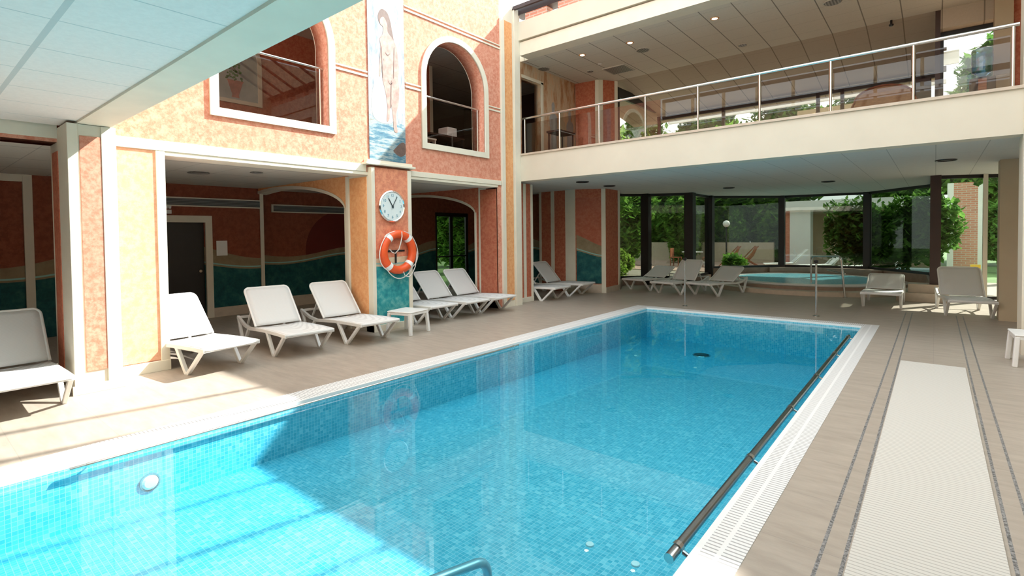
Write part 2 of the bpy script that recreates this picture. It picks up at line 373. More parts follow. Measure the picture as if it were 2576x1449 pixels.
# ------------------------------------------------------------------ mesh helpers
class MB:
    def __init__(s): s.bm = bmesh.new()
    def box(s, x0, x1, y0, y1, z0, z1, mtx=None):
        vs = [s.bm.verts.new(v) for v in ((x0,y0,z0),(x1,y0,z0),(x1,y1,z0),(x0,y1,z0),(x0,y0,z1),(x1,y0,z1),(x1,y1,z1),(x0,y1,z1))]
        for f in ((3,2,1,0),(4,5,6,7),(0,1,5,4),(1,2,6,5),(2,3,7,6),(3,0,4,7)): s.bm.faces.new([vs[i] for i in f])
        if mtx: bmesh.ops.transform(s.bm, matrix=mtx, verts=vs)
        return s
    def prism(s, pts, z0, z1):
        a = [s.bm.verts.new((x, y, z0)) for x, y in pts]; b = [s.bm.verts.new((x, y, z1)) for x, y in pts]
        n = len(pts)
        s.bm.faces.new(a[::-1]); s.bm.faces.new(b)
        for i in range(n): s.bm.faces.new((a[i], a[(i+1)%n], b[(i+1)%n], b[i]))
        return s
    def quad(s, *p):
        s.bm.faces.new([s.bm.verts.new(v) for v in p]); return s
    def tube(s, pts, r, n=10, caps=True, closed=False):
        """round tube along a polyline with parallel transport frames; r may be a list"""
        P = [Vector(p) for p in pts]; m = len(P)
        R = r if isinstance(r, (list, tuple)) else [r] * m
        rings = []; up = None
        for i in range(m):
            if closed: t = (P[(i+1)%m] - P[i-1]).normalized()
            else: t = (P[min(i+1, m-1)] - P[max(i-1, 0)]).normalized()
            if up is None:
                up = Vector((0,0,1)) if abs(t.z) < 0.9 else Vector((1,0,0))
            a = t.cross(up)
            if a.length < 1e-6: a = t.cross(Vector((0,1,0)))
            a.normalize(); up = a.cross(t).normalized()
            rings.append([s.bm.verts.new(P[i] + (a*math.cos(q) + up*math.sin(q)) * R[i]) for q in (2*PI*k/n for k in range(n))])
        for i in range(m if closed else m-1):
            A, B = rings[i], rings[(i+1)%m]
            for k in range(n): s.bm.faces.new((A[k], A[(k+1)%n], B[(k+1)%n], B[k]))
        if caps and not closed:
            s.bm.faces.new(rings[0][::-1]); s.bm.faces.new(rings[-1])
        return s
    def beam(s, pts, w, h, side=(0,1,0)):
        """rectangular bar along a polyline; w across 'side', h across the other way"""
        P = [Vector(p) for p in pts]; sd = Vector(side).normalized(); rings = []
        for i, p in enumerate(P):
            t = (P[min(i+1, len(P)-1)] - P[max(i-1, 0)]).normalized()
            nrm = t.cross(sd).normalized()
            rings.append([s.bm.verts.new(p + sd*a*w/2 + nrm*b*h/2) for a, b in ((-1,-1),(1,-1),(1,1),(-1,1))])
        for A, B in zip(rings, rings[1:]):
            for k in range(4): s.bm.faces.new((A[k], A[(k+1)%4], B[(k+1)%4], B[k]))
        s.bm.faces.new(rings[0][::-1]); s.bm.faces.new(rings[-1]); return s
    def lathe(s, prof, c=(0,0,0), n=24, axis='z', loop=False):
        rings = []
        for r, h in prof:
            ring = []
            for k in range(n):
                a = 2*PI*k/n
                v = (r*math.cos(a), r*math.sin(a), h)
                if axis == 'x': v = (h, r*math.cos(a), r*math.sin(a))
                if axis == 'y': v = (r*math.cos(a), h, r*math.sin(a))
                ring.append(s.bm.verts.new((c[0]+v[0], c[1]+v[1], c[2]+v[2])))
            rings.append(ring)
        for A, B in zip(rings, rings[1:]):
            for k in range(n): s.bm.faces.new((A[k], A[(k+1)%n], B[(k+1)%n], B[k]))
        if loop:
            A, B = rings[-1], rings[0]
            for k in range(n): s.bm.faces.new((A[k], A[(k+1)%n], B[(k+1)%n], B[k]))
            return s
        if prof[0][0] > 1e-5: s.bm.faces.new(rings[0][::-1])
        if prof[-1][0] > 1e-5: s.bm.faces.new(rings[-1])
        return s
    def build(s, name, m, parent=None, smooth=False, bevel=0):
        bmesh.ops.remove_doubles(s.bm, verts=s.bm.verts, dist=1e-5)
        bmesh.ops.recalc_face_normals(s.bm, faces=s.bm.faces)
        me = bpy.data.meshes.new(name); s.bm.to_mesh(me); s.bm.free()
        me.materials.append(M[m] if isinstance(m, str) else m)
        if smooth:
            for p in me.polygons: p.use_smooth = True
            me.set_sharp_from_angle(angle=math.radians(40))
        o = bpy.data.objects.new(name, me); COL.objects.link(o)
        if parent is not None: o.parent = parent
        if bevel:
            b = o.modifiers.new('bevel', 'BEVEL'); b.width = bevel; b.segments = 2; b.limit_method = 'ANGLE'
        return o

def plate(name, m, outer, holes, thick, f, parent=None):
    """flat outline with holes, extruded by thick; f maps (u, v, w) to world"""
    cu = bpy.data.curves.new(name, 'CURVE'); cu.dimensions = '2D'; cu.fill_mode = 'BOTH'; cu.extrude = thick/2
    for ring in [outer] + holes:
        sp = cu.splines.new('POLY'); sp.points.add(len(ring)-1); sp.use_cyclic_u = True
        for p, (u, v) in zip(sp.points, ring): p.co = (u, v, 0, 1)
    t = bpy.data.objects.new('tmp', cu); COL.objects.link(t)
    bpy.context.view_layer.update()
    me = bpy.data.meshes.new_from_object(t.evaluated_get(bpy.context.evaluated_depsgraph_get()))
    bpy.data.objects.remove(t); bpy.data.curves.remove(cu)
    for v in me.vertices:
        v.co = f(v.co.x, v.co.y, v.co.z + thick/2)
    bm = bmesh.new(); bm.from_mesh(me); bmesh.ops.remove_doubles(bm, verts=bm.verts, dist=1e-5)
    bmesh.ops.recalc_face_normals(bm, faces=bm.faces); bm.to_mesh(me); bm.free()
    me.name = name; me.materials.clear(); me.materials.append(M[m] if isinstance(m, str) else m)
    o = bpy.data.objects.new(name, me); COL.objects.link(o)
    if parent is not None: o.parent = parent
    return o

def text_mesh(name, s, size, m, f, parent, thick=0.002):
    cu = bpy.data.curves.new(name, 'FONT'); cu.body = s; cu.size = size; cu.align_x = 'CENTER'; cu.align_y = 'CENTER'; cu.extrude = thick
    t = bpy.data.objects.new('tmp', cu); COL.objects.link(t); bpy.context.view_layer.update()
    me = bpy.data.meshes.new_from_object(t.evaluated_get(bpy.context.evaluated_depsgraph_get()))
    bpy.data.objects.remove(t); bpy.data.curves.remove(cu)
    for v in me.vertices: v.co = f(v.co.x, v.co.y, v.co.z)
    me.materials.clear(); me.materials.append(M[m]); me.name = name
    o = bpy.data.objects.new(name, me); COL.objects.link(o); o.parent = parent
    return o

def tag(o, label, cat, group=None, kind=None):
    o['label'] = label; o['category'] = cat
    if group: o['group'] = group
    if kind: o['kind'] = kind
    return o

def struct(o):
    o['kind'] = 'structure'; o['label'] = SL.get(o.name, o.name.replace('_', ' ') + ' of the pool hall'); o['category'] = o.name.split('_')[0]; return o
SL = {}

def thing(name, label, cat, loc=(0,0,0), rz=0.0, group=None):
    o = bpy.data.objects.new(name, None); o.empty_display_size = 0.1; COL.objects.link(o)
    o.location = loc; o.rotation_euler = (0, 0, rz)
    return tag(o, label, cat, group)

def copy_tree(o, parent=None):
    c = o.copy(); COL.objects.link(c)
    if parent is not None: c.parent = parent
    for ch in list(o.children): copy_tree(ch, c)
    return c

def S(name, label, ob, cat=None):
    ob.name = name; ob['kind'] = 'structure'; ob['label'] = label; ob['category'] = cat or name.split('_')[0]
    return ob

WX = -7.70      # plane of the left facade
YB = 9.69       # plane of the balcony front
def wl(u, v, w): return (WX - w, u, v)          # (Y, Z, depth) on the left facade

def arch(cy, r, zb, zs, n=24):
    pts = [(cy - r, zb), (cy + r, zb)]
    for i in range(n + 1):
        a = PI * i / n
        pts.append((cy + r*math.cos(a), zs + r*math.sin(a)))
    return pts

# ------------------------------------------------------------------ shell: floor, pool
b = MB()
PX0, PX1, PY0, PY1 = -5.05, -0.99, -0.6, 10.93          # water edge
CX0, CX1, CY0, CY1 = -5.385, -0.755, -0.85, 11.18        # outer edge of the coping
for x0, x1, y0, y1 in ((-12.4, CX0, -4, 22), (CX0, CX1, -4, CY0), (CX0, CX1, CY1, 22), (CX1, 4.2, -4, 22)):
    b.box(x0, x1, y0, y1, -0.3, 0)
S('floor', 'greige porcelain tiled deck around the pool', b.build('floor', 'deck'))
lip = 0.035
S('trim_1', 'white slotted gutter along the left edge of the pool', MB().box(CX0, PX0 - lip, CY0, CY1, -0.3, 0.004).build('t', 'grate_l'))
S('trim_2', 'white slotted gutter along the right edge of the pool', MB().box(PX1 + lip, CX1, CY0, CY1, -0.3, 0.004).build('t', 'grate_r'))
S('trim_3', 'white gutter along the far edge of the pool', MB().box(PX0 - lip, PX1 + lip, PY1 + lip, CY1, -0.3, 0.004).build('t', 'grate_f'))
S('trim_4', 'white gutter along the near edge of the pool', MB().box(PX0 - lip, PX1 + lip, CY0, PY0 - lip, -0.3, 0.004).build('t', 'grate_f'))
b = MB()
b.box(PX0-lip, PX0, PY0-lip, PY1+lip, -1.6, 0.0045).box(PX1, PX1+lip, PY0-lip, PY1+lip, -1.6, 0.0045)
b.box(PX0, PX1, PY1, PY1+lip, -1.6, 0.0045).box(PX0, PX1, PY0-lip, PY0, -1.6, 0.0045)
o = b.build('t', 'coping'); S('trim_5', 'white ceramic lip around the pool water', o)
# basin: tiled walls and a floor that falls towards the far end
def fz(y): return -0.50 if y < 2.5 else -0.50 - 0.02 * (y - 2.5)
b = MB(); e = 0.004
ys = [PY0+e, 2.5, PY1-e]
for ya, yb in zip(ys, ys[1:]):
    b.quad((PX0+e, ya, fz(ya)), (PX1-e, ya, fz(ya)), (PX1-e, yb, fz(yb)), (PX0+e, yb, fz(yb)))
    for x in (PX0+e, PX1-e):
        b.quad((x, ya, fz(ya)), (x, yb, fz(yb)), (x, yb, -0.03), (x, ya, -0.03))
for y in (PY0+e, PY1-e):
    b.quad((PX0+e, y, fz(y)), (PX1-e, y, fz(y)), (PX1-e, y, -0.03), (PX0+e, y, -0.03))
basin = b.build('pool_basin', 'pool')
tag(basin, 'aqua mosaic tiled basin of the large rectangular swimming pool', 'pool'); basin['kind'] = 'structure'
b = MB(); zs = -0.045; e2 = 0.012
pr = [(PY0+e2, zs), (PY1-e2, zs), (PY1-e2, fz(PY1)+0.008), (2.5, fz(2.5)+0.008), (PY0+e2, fz(PY0)+0.008)]
v0 = [b.bm.verts.new((PX0+e2, y, z)) for y, z in pr]; v1 = [b.bm.verts.new((PX1-e2, y, z)) for y, z in pr]
b.bm.faces.new(v0); b.bm.faces.new(v1[::-1])
for i in range(5): b.bm.faces.new((v0[i], v1[i], v1[(i+1)%5], v0[(i+1)%5]))
tag(b.build('pool_water', 'water'), 'clear blue water filling the large rectangular pool', 'water', kind='stuff')

# ------------------------------------------------------------------ left facade
def ztop(y): return 6.78 + 0.5 * (9.7 - y)
Z0 = 2.80
outer = [(-4, Z0), (-4, 3.6), (1.70, 3.6), (1.70, ztop(1.70)), (9.0, ztop(9.0)), (9.0, 0), (8.88, 0), (8.88, Z0), (6.28, Z0), (6.28, 2.79), (5.40, 2.79), (5.40, Z0), (2.32, Z0), (2.32, 0), (1.70, 0), (1.70, Z0)]
W1, W2, RI, ZB, ZS = 3.835, 7.61, 0.845, 3.50, 4.80
S('wall_left', 'terracotta stucco facade with two arched openings left of the pool',
  plate('wall_left', 'terra', outer, [arch(W1, RI, ZB, ZS), arch(W2, RI, ZB, ZS)], 0.36, wl))
tn = [6]
def trim(label, mb, m='cream', bevel=0.004):
    o = mb.build('t', m, bevel=bevel); S('trim_%d' % tn[0], label, o, 'trim'); tn[0] += 1; return o
def tr(y0, y1, z0, z1, d=0.03, x=WX): return MB().box(x - 0.002, x + d, y0, y1, z0, z1)
# peach field of the left pier with its cream frame
trim('pale peach stucco field of the left pier', tr(1.80, 2.22, 0.14, 2.82, 0.010), 'terra_pale')
b = tr(2.22, 2.32, 0, 2.82, 0.03); b.box(WX-.002, WX+.03, 1.70, 1.80, 0.0, 2.82).box(WX-.002, WX+.05, 1.72, 2.32, 0, 0.13)
trim('cream frame around the peach pier', b)
trim('cream band above the left opening', tr(1.72, 5.36, 2.82, 2.95, 0.035))
trim('cream band above the right opening', tr(6.30, 8.98, 2.82, 2.92, 0.035))
trim('cream edge of the left opening lintel', MB().box(WX-0.36, WX+0.02, 2.32, 5.40, 2.765, 2.82))
trim('cream edge of the right opening lintel', MB().box(WX-0.36, WX+0.02, 6.28, 8.88, 2.765, 2.82))
def arch_trim(cy, label, ri, ro, x0, x1, zb):
    outer = arch(cy, ro, zb - (ro - ri), ZS); inner = arch(cy, ri, zb, ZS)
    o = plate('t', 'cream', outer, [inner], x1 - x0, lambda u, v, w: (x1 - w, u, v))
    S('trim_%d' % tn[0], label, o, 'trim'); tn[0] += 1
arch_trim(W1, 'cream arched surround of the left upper window', RI, RI + 0.115, WX, WX + 0.04, ZB)
arch_trim(W2, 'cream arched surround of the right upper window', RI, RI + 0.115, WX, WX + 0.04, ZB)
arch_trim(W1, 'cream arched inner edge of the left upper window', RI, RI + 0.06, WX - 0.38, WX - 0.36, ZB)
arch_trim(W2, 'cream arched inner edge of the right upper window', RI, RI + 0.06, WX - 0.38, WX - 0.36, ZB)
for i, (ya, yb, z) in enumerate(((4.80, 5.43, 4.47), (6.27, 6.65, 4.47), (8.57, 9.0, 4.47), (6.27, 9.0, 5.90), (1.72, 2.87, 4.47))):
    b = tr(ya, yb, z, z + 0.035, 0.02); b.box(WX-.002, WX+.02, ya, yb, z + 0.075, z + 0.10)
    trim('thin double cream moulding on the facade, length %s' % ['between arch and painting', 'right of the painting', 'beside the corner pier', 'above the right arch', 'left of the left arch'][i], b)
# sill slabs inside the arches
# central pier with clock and painting
PXF = -7.60
S('wall_pier', 'pier face painted red over teal behind clock and life ring', MB().box(-8.30, PXF, 5.43, 6.26, 0.0, 2.90).build('t', 'mural_pillar'), 'wall')
b = MB().box(-8.30, PXF + 0.02, 5.40, 5.47, 0, 2.90); b.box(-7.75, PXF + 0.02, 6.20, 6.28, 0, 2.90).box(-8.34, -8.26, 5.37, 5.44, 0, 2.78).box(-7.8, PXF + 0.03, 5.40, 6.28, 0, 0.12)
trim('cream edges of the central pier', b)
trim('orange side of the central pier', MB().box(-8.24, -7.72, 5.392, 5.41, 0.1, 2.74), 'ochre')
b = MB().box(WX, WX + 0.16, 5.28, 6.36, 2.94, 2.975).box(WX, WX + 0.11, 5.33, 6.32, 2.975, 3.03)
trim('projecting cream ledge under the tall painting', b)

# tall painting
pt = thing('wall_painting', 'tall narrow painting of a standing nude beside a waterfall above the clock', 'painting', (WX + 0.012, 5.845, 3.05))
def pl(ox): return lambda u, v, w: (ox - w, u - 5.845, v - 3.05)
ztp = 6.62
def ppl(name, m, pts, d):
    return plate(name, m, pts, [], 0.004, lambda u, v, w: (d - w, u - 5.845, v - 3.05), pt)
top = [(5.845 + 0.40*math.cos(a), 6.2 + 0.40*math.sin(a)) for a in [PI*i/14 for i in range(15)]]
ppl('canvas', 'painting', [(5.445, 3.05), (6.245, 3.05)] + top, 0.006)
def smooth_loop(pts, n=4):
    out = []; m = len(pts)
    for i in range(m):
        p0, p1, p2, p3 = [Vector(pts[(i+k-1) % m]) for k in range(4)]
        for j in range(n):
            t = j / n
            q = 0.5*((2*p1) + (-p0+p2)*t + (2*p0-5*p1+4*p2-p3)*t*t + (-p0+3*p1-3*p2+p3)*t**3)
            out.append((q.x, q.y))
    return out
def fig(name, m, pts, d):
    return ppl(name, m, smooth_loop([(5.845 + a, z) for a, z in pts]), d)
fig('painted_drapery', 'shade', [(-0.16, 4.75), (-0.08, 4.85), (-0.02, 4.6), (0.06, 4.2), (0.16, 3.85), (-0.02, 3.72), (-0.30, 3.80), (-0.33, 4.2)], 0.0075)
fig('painted_hair', 'hair', [(-0.17, 5.63), (-0.10, 5.75), (0.02, 5.73), (0.09, 5.60), (0.13, 5.42), (0.16, 5.25), (0.06, 5.30), (-0.02, 5.42), (-0.15, 5.50)], 0.009)
fig('painted_body', 'skin', [(-0.12, 5.58), (-0.05, 5.62), (0.02, 5.52), (0.03, 5.38), (0.12, 5.30), (0.21, 5.18), (0.25, 4.98), (0.27, 4.72), (0.24, 4.60), (0.27, 4.42),
    (0.25, 4.15), (0.19, 3.92), (0.20, 3.72), (0.22, 3.60), (0.14, 3.62), (0.12, 3.85), (0.08, 4.10), (0.05, 3.95), (0.03, 3.80), (-0.02, 3.78), (0.0, 4.02), (-0.04, 4.30), (-0.10, 4.52),
    (-0.09, 4.72), (-0.07, 4.88), (-0.11, 4.75), (-0.15, 4.55), (-0.17, 4.60), (-0.15, 4.85), (-0.13, 5.08), (-0.14, 5.22), (-0.08, 5.32), (-0.07, 5.44), (-0.13, 5.48)], 0.0105)
for k, pp in enumerate(([(-0.10, 4.55), (-0.115, 4.8), (-0.12, 5.05), (-0.105, 5.06), (-0.10, 4.8), (-0.09, 4.56)], [(0.135, 4.6), (0.15, 4.9), (0.16, 5.12), (0.175, 5.12), (0.165, 4.9), (0.15, 4.6)],
        [(0.065, 4.05), (0.07, 4.3), (0.085, 4.5), (0.10, 4.5), (0.09, 4.3), (0.08, 4.05)], [(-0.03, 5.0), (0.02, 4.97), (0.08, 5.01), (0.02, 4.945)], [(0.02, 4.50), (0.07, 4.46), (0.13, 4.50), (0.07, 4.44)])):
    fig('painted_shadow_line', 'hair', pp, 0.0125)
fig('painted_rocks', 'hair', [(0.16, 3.30), (0.30, 3.42), (0.39, 3.40), (0.39, 3.22), (0.26, 3.16), (0.12, 3.24)], 0.008)

# protruding left pillar
LX = -7.22
S('wall_pillar_left', 'red stucco pillar with cream edges at the left of the hall', MB().box(-8.06, LX, 1.27, 1.70, 0, 2.955).build('t', 'cream'), 'wall')
trim('red stucco field on the front of the left pillar', MB().box(LX - .001, LX + 0.012, 1.375, 1.565, 0.24, 2.83), 'terra')
trim('red stucco field on the side of the left pillar', MB().box(-7.95, -7.66, 1.262, 1.28, 0.2, 2.7), 'terra_dark')
b = MB().box(LX, LX + 0.02, 1.565, 1.70, 0, 2.955).box(LX, LX + 0.02, 1.27, 1.36, 0, 2.955).box(LX, LX + 0.03, 1.25, 1.72, 0, 0.10)
trim('cream frame of the left pillar', b)

# corner pier at the balcony
S('wall_corner', 'cream and orange corner pier where facade and balcony meet', MB().box(-8.06, WX + 0.0, 9.0, YB, 0, 6.95).build('t', 'cream'), 'wall')
trim('orange stripe of the corner pier', MB().box(WX, WX + 0.012, 9.16, 9.44, 0.15, 6.62), 'ochre')
b = MB().box(WX, WX + 0.05, 9.0, 9.12, 0, 6.62).box(WX, WX + 0.05, 9.48, YB, 0, 6.98)
trim('cream ribs of the corner pier', b)
trim('red jamb of the right opening', MB().box(-8.24, -7.74, 8.868, 8.9, 0.15, 2.74), 'terra_dark')
S('wall_jamb', 'jamb of the right opening', MB().box(-8.30, WX - 0.02, 8.88, 9.0, 0, Z0).build('t', 'cream'), 'wall')

# pier under the balcony behind the corner
S('wall_inner', 'red pier below the balcony with cream strips', MB().box(-8.5, -7.90, YB + 0.01, 10.42, 0, 2.95).build('t', 'terra_dark'), 'wall')
b = MB()
for ya, yb in ((9.70, 9.74), (10.06, 10.16), (10.36, 10.44)): b.box(-7.9, -7.88, ya, yb, 0, 2.95)
b.box(-7.9, -7.87, 9.7, 10.44, 0, 0.12)
trim('cream strips of the pier below the balcony', b)

# ------------------------------------------------------------------ ground floor gallery behind the facade
XB = -11.9
S('wall_back', 'back wall of the gallery painted with terracotta sky, sand dune and teal sea',
  plate('t', 'mural_back', [(-4, 0), (3.25, 0), (3.25, 2.02), (4.29, 2.02), (4.29, 0), (5.52, 0), (5.52, 2.8), (-4, 2.8)], [], 0.15, lambda u, v, w: (XB - w, u, v)))
S('wall_back_middle', 'middle part of the gallery back wall with a dark red painted sun',
  MB().box(-12.35, -12.2, 5.40, 9.0, 0, 2.8).build('t', 'mural_circle'))
S('wall_back_outer', 'outer skin of the gallery back wall', MB().box(-12.5, -12.4, 4.5, 10.7, 0, 3.4).box(-12.2, -12.05, 9.0, 9.06, 0, 2.95).build('t', 'tan'), 'wall')
S('wall_back_far', 'far part of the gallery back wall beside the garden door',
  plate('t', 'mural_far', [(9.0, 0), (10.78, 0), (10.78, 2.40), (12.25, 2.40), (12.25, 0), (13.3, 0), (13.3, 2.95), (9.0, 2.95)], [], 0.15, lambda u, v, w: (XB - w, u, v)))
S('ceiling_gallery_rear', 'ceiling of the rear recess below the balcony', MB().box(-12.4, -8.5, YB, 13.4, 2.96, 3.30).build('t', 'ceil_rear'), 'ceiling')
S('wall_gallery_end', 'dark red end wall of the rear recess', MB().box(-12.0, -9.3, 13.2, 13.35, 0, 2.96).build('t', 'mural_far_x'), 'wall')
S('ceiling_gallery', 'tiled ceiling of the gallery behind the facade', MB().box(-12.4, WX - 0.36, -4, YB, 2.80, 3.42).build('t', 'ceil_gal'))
# cross walls with a half arch (normal -Y)
def cross(y, label, yth=0.22):
    pts = [(-7.95, 0), (-7.95, 2.8), (-12.0, 2.8), (-12.0, 2.70), (-11.62, 2.73)]
    n = 14
    for i in range(n + 1):
        a = PI/2 * i / n
        pts.append((-11.2 + (11.2 - 8.42) * math.sin(a), 2.18 + 0.57 * math.cos(a)))
    pts.append((-8.42, 0))
    f = lambda u, v, w: (u, y + w, v)
    S(label[0], label[1], plate('t', 'ochre' if y < 6 else 'terra_dark', pts, [], yth, f), 'wall')
    # cream edge ribbon under the arch
    bb = MB(); arc = pts[3:-1]
    for (x0, z0), (x1, z1) in zip(arc, arc[1:]):
        vs = [(x0, y - .012, z0 - .03), (x1, y - .012, z1 - .03), (x1, y - .012, z1 + .03), (x0, y - .012, z0 + .03)]
        vs2 = [(a, y + yth + .01, c) for a, _, c in vs]
        A = [bb.bm.verts.new(v) for v in vs]; B = [bb.bm.verts.new(v) for v in vs2]
        bb.bm.faces.new(A); bb.bm.faces.new(B[::-1])
        for k in range(4): bb.bm.faces.new((A[k], B[k], B[(k+1)%4], A[(k+1)%4]))
    bb.box(-8.45, -8.39, y - .012, y + yth + .01, 0, 2.22)
    trim(label[2], bb, 'cream', 0)
cross(5.42, ('wall_arch', 'orange cross wall with a half arch behind the central pier', 'cream edge of the near half arch'))
cross(8.90, ('wall_arch_far', 'red cross wall with a half arch behind the right opening', 'cream edge of the far half arch'))
# gallery side panels left of the pillar
b = MB().box(XB, XB + 0.03, 1.50, 1.62, 0, 2.8).box(XB, XB + 0.03, -4, 1.5, 2.68, 2.8)
trim('cream frame on the gallery back wall at far left', b)
trim('cream post on the gallery back wall between the murals', MB().box(XB, XB + 0.03, 5.44, 5.52, 0, 2.72))
trim('sand coloured plinth of the gallery back wall', MB().box(XB, XB + 0.04, 4.42, 5.44, 0, 0.20), 'stepcream')
trim('sand coloured plinth of the middle back wall', MB().box(-12.2, -12.16, 5.64, 8.9, 0, 0.25), 'stepcream')
# dark door
d = S('door_1', 'closed black door in the gallery back wall', MB().box(XB - 0.1, XB - 0.06, 3.25, 4.29, 0, 2.02).build('t', 'black'))
b = MB().box(XB, XB + 0.05, 4.29, 4.42, 0, 2.019).box(XB, XB + 0.05, 3.10, 4.42, 2.02, 2.16).box(XB, XB + 0.05, 3.12, 3.25, 0, 2.019)
fo = b.build('door_frame', 'cream', d); fo['label'] = 'cream door frame'
MB().lathe([(0.0, 0), (0.03, 0), (0.03, 0.05), (0.0, 0.05)], (XB - 0.06, 4.2, 1.0), 12, 'x').build('door_handle', 'chrome', d)
# garden door (black framed glass)
d = S('door_2', 'black framed glass door to the garden at the end of the gallery', MB().box(XB - 0.10, XB - 0.04, 10.78, 10.88, 0, 2.4).box(XB - 0.10, XB - 0.04, 12.15, 12.25, 0, 2.4).box(XB - 0.10, XB - 0.04, 11.44, 11.56, 0, 2.4).box(XB - 0.10, XB - 0.04, 10.78, 12.25, 2.28, 2.4).box(XB - 0.10, XB - 0.04, 10.78, 12.25, 1.0, 1.04).build('t', 'black'))
MB().box(XB - 0.075, XB - 0.07, 10.85, 12.2, 0.02, 2.3).build('door_glass', 'glass', d)
# ventilation grilles high on the back wall
v = thing('vent_grille', 'long grey ventilation grille high above the black door', 'vent', (XB + 0.002, 4.1, 2.44), 0, 'gallery wall grilles')
MB().box(0, 0.02, -1.37, 1.37, -0.075, 0.075).build('slats', 'grille', v)
b = MB().box(0, 0.035, -1.40, 1.40, 0.07, 0.095).box(0, 0.035, -1.40, 1.40, -0.095, -0.07).box(0, 0.035, 1.36, 1.40, -0.095, 0.095).box(0, 0.035, -1.40, -1.36, -0.095, 0.095)
b.build('frame', 'cream', v)
v2 = copy_tree(v); v2.location = (-12.198, 7.25, 2.38); v2['label'] = 'long grey ventilation grille above the painted dark red sun'
# small wall box above the door
t = thing('emergency_lamp', 'small white emergency lamp above the black door', 'lamp', (XB + 0.03, 3.62, 2.24))
MB().box(-0.028, 0.04, -0.05, 0.05, -0.05, 0.03).build('housing', 'white', t, bevel=0.006)
MB().lathe([(0.022, 0), (0.03, 0.05), (0.0, 0.055)], (0, -0.03, 0.05), 12).build('lamp_head', 'white', t); MB().lathe([(0.022, 0), (0.03, 0.05), (0.0, 0.055)], (0, 0.03, 0.05), 12).build('lamp_head', 'white', t)
t = thing('notice', 'pale paper notice on the sand coloured dune right of the door', 'notice', (XB + 0.004, 4.62, 1.47))
MB().box(-0.002, 0.002, -0.11, 0.11, -0.16, 0.16).build('sheet', 'white', t)

# gallery ceiling spots
dl = thing('ceiling_vent', 'round grey vent in the gallery ceiling above the second lounger', 'vent', (-9.6, 3.39, 2.80), 0, 'round vents in the gallery ceiling')
MB().lathe([(0.0, 0), (0.15, 0), (0.17, -0.012), (0.12, -0.02), (0.0, -0.02)], (0, 0, -0.001), 20).build('grille', 'greygrille', dl)
c = copy_tree(dl); c.location = (-8.89, 4.03, 2.80); c.scale = (0.62, 0.62, 1); c['label'] = 'small round vent in the gallery ceiling, right of the larger one'

# ------------------------------------------------------------------ upper gallery behind the arches
S('floor_upper_left', 'floor slab of the upper gallery', MB().box(-10.6, WX - 0.36, -4, YB, 3.425, 3.49).build('t', 'floor_up'), 'floor')
S('wall_upper_back', 'reddish back wall of the upper gallery', MB().box(-10.6, -10.4, -4, 7.1, 3.49, 5.93).build('t', 'terra_dark'), 'wall')
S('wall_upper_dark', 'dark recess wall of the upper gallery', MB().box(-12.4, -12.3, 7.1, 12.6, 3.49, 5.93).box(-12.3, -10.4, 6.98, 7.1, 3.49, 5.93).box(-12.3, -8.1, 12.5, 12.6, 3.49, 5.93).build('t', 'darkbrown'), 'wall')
S('floor_upper_recess', 'floor of the upper recess', MB().box(-12.3, -10.6, 7.1, 12.5, 3.40, 3.48).box(-10.6, -8.1, YB, 12.5, 3.40, 3.48).build('t', 'floor_up'), 'floor')
S('ceiling_upper_left', 'tiled ceiling of the upper gallery', MB().box(-12.3, WX - 0.36, -4, 12.6, 5.93, 6.0).build('t', 'ceil_gal'), 'ceiling')
S('wall_upper_panel', 'red stucco wall panel seen through the right arch', MB().box(-9.9, -9.8, 8.0, 8.75, 3.49, 5.93).build('t', 'terra_dark'), 'wall')
trim('cream post beside the dark doorway seen through the right arch', MB().box(-9.9, -9.78, 8.75, 8.84, 3.49, 5.93))
# urn painting
u = thing('urn_painting', 'arched wall painting of a flowering urn seen through the left arch', 'painting', (-10.398, 4.35, 4.34))
def up(name, m, pts, d, smoothit=False):
    if smoothit: pts = smooth_loop(pts)
    return plate(name, m, pts, [], 0.004, lambda a, z, w: (d - w, a, z), u)
ar = [(0.42*math.cos(q), 0.78 + 0.42*math.sin(q)) for q in [PI*i/16 for i in range(17)]]
up('sky', 'urnbg', [(-0.42, 0), (0.42, 0)] + ar, 0.006)
plate('arch_border', 'cream', [(-0.50, -0.07), (0.50, -0.07)] + [(0.5*math.cos(q), 0.78 + 0.5*math.sin(q)) for q in [PI*i/16 for i in range(17)]],
      [[(-0.42, 0.0), (0.42, 0.0)] + ar], 0.03, lambda a, z, w: (0.03 - w, a, z), u)
up('urn', 'urn', [(-0.07, 0.04), (0.07, 0.04), (0.06, 0.09), (0.14, 0.34), (0.16, 0.37), (-0.16, 0.37), (-0.14, 0.34), (-0.06, 0.09)], 0.009)
bb = MB()
for i in range(60):
    h = random.random(); w = 0.16*(1-h) + 0.02
    a = random.uniform(-w, w); z = 0.36 + h*0.48; r = random.uniform(0.012, 0.028)
    bb.lathe([(0, 0.0), (r, 0.001), (0, 0.004)], (0.008 + i*0.0001, a, z), 6, 'x')
bb.build('flowers', 'leaf_dark', u)

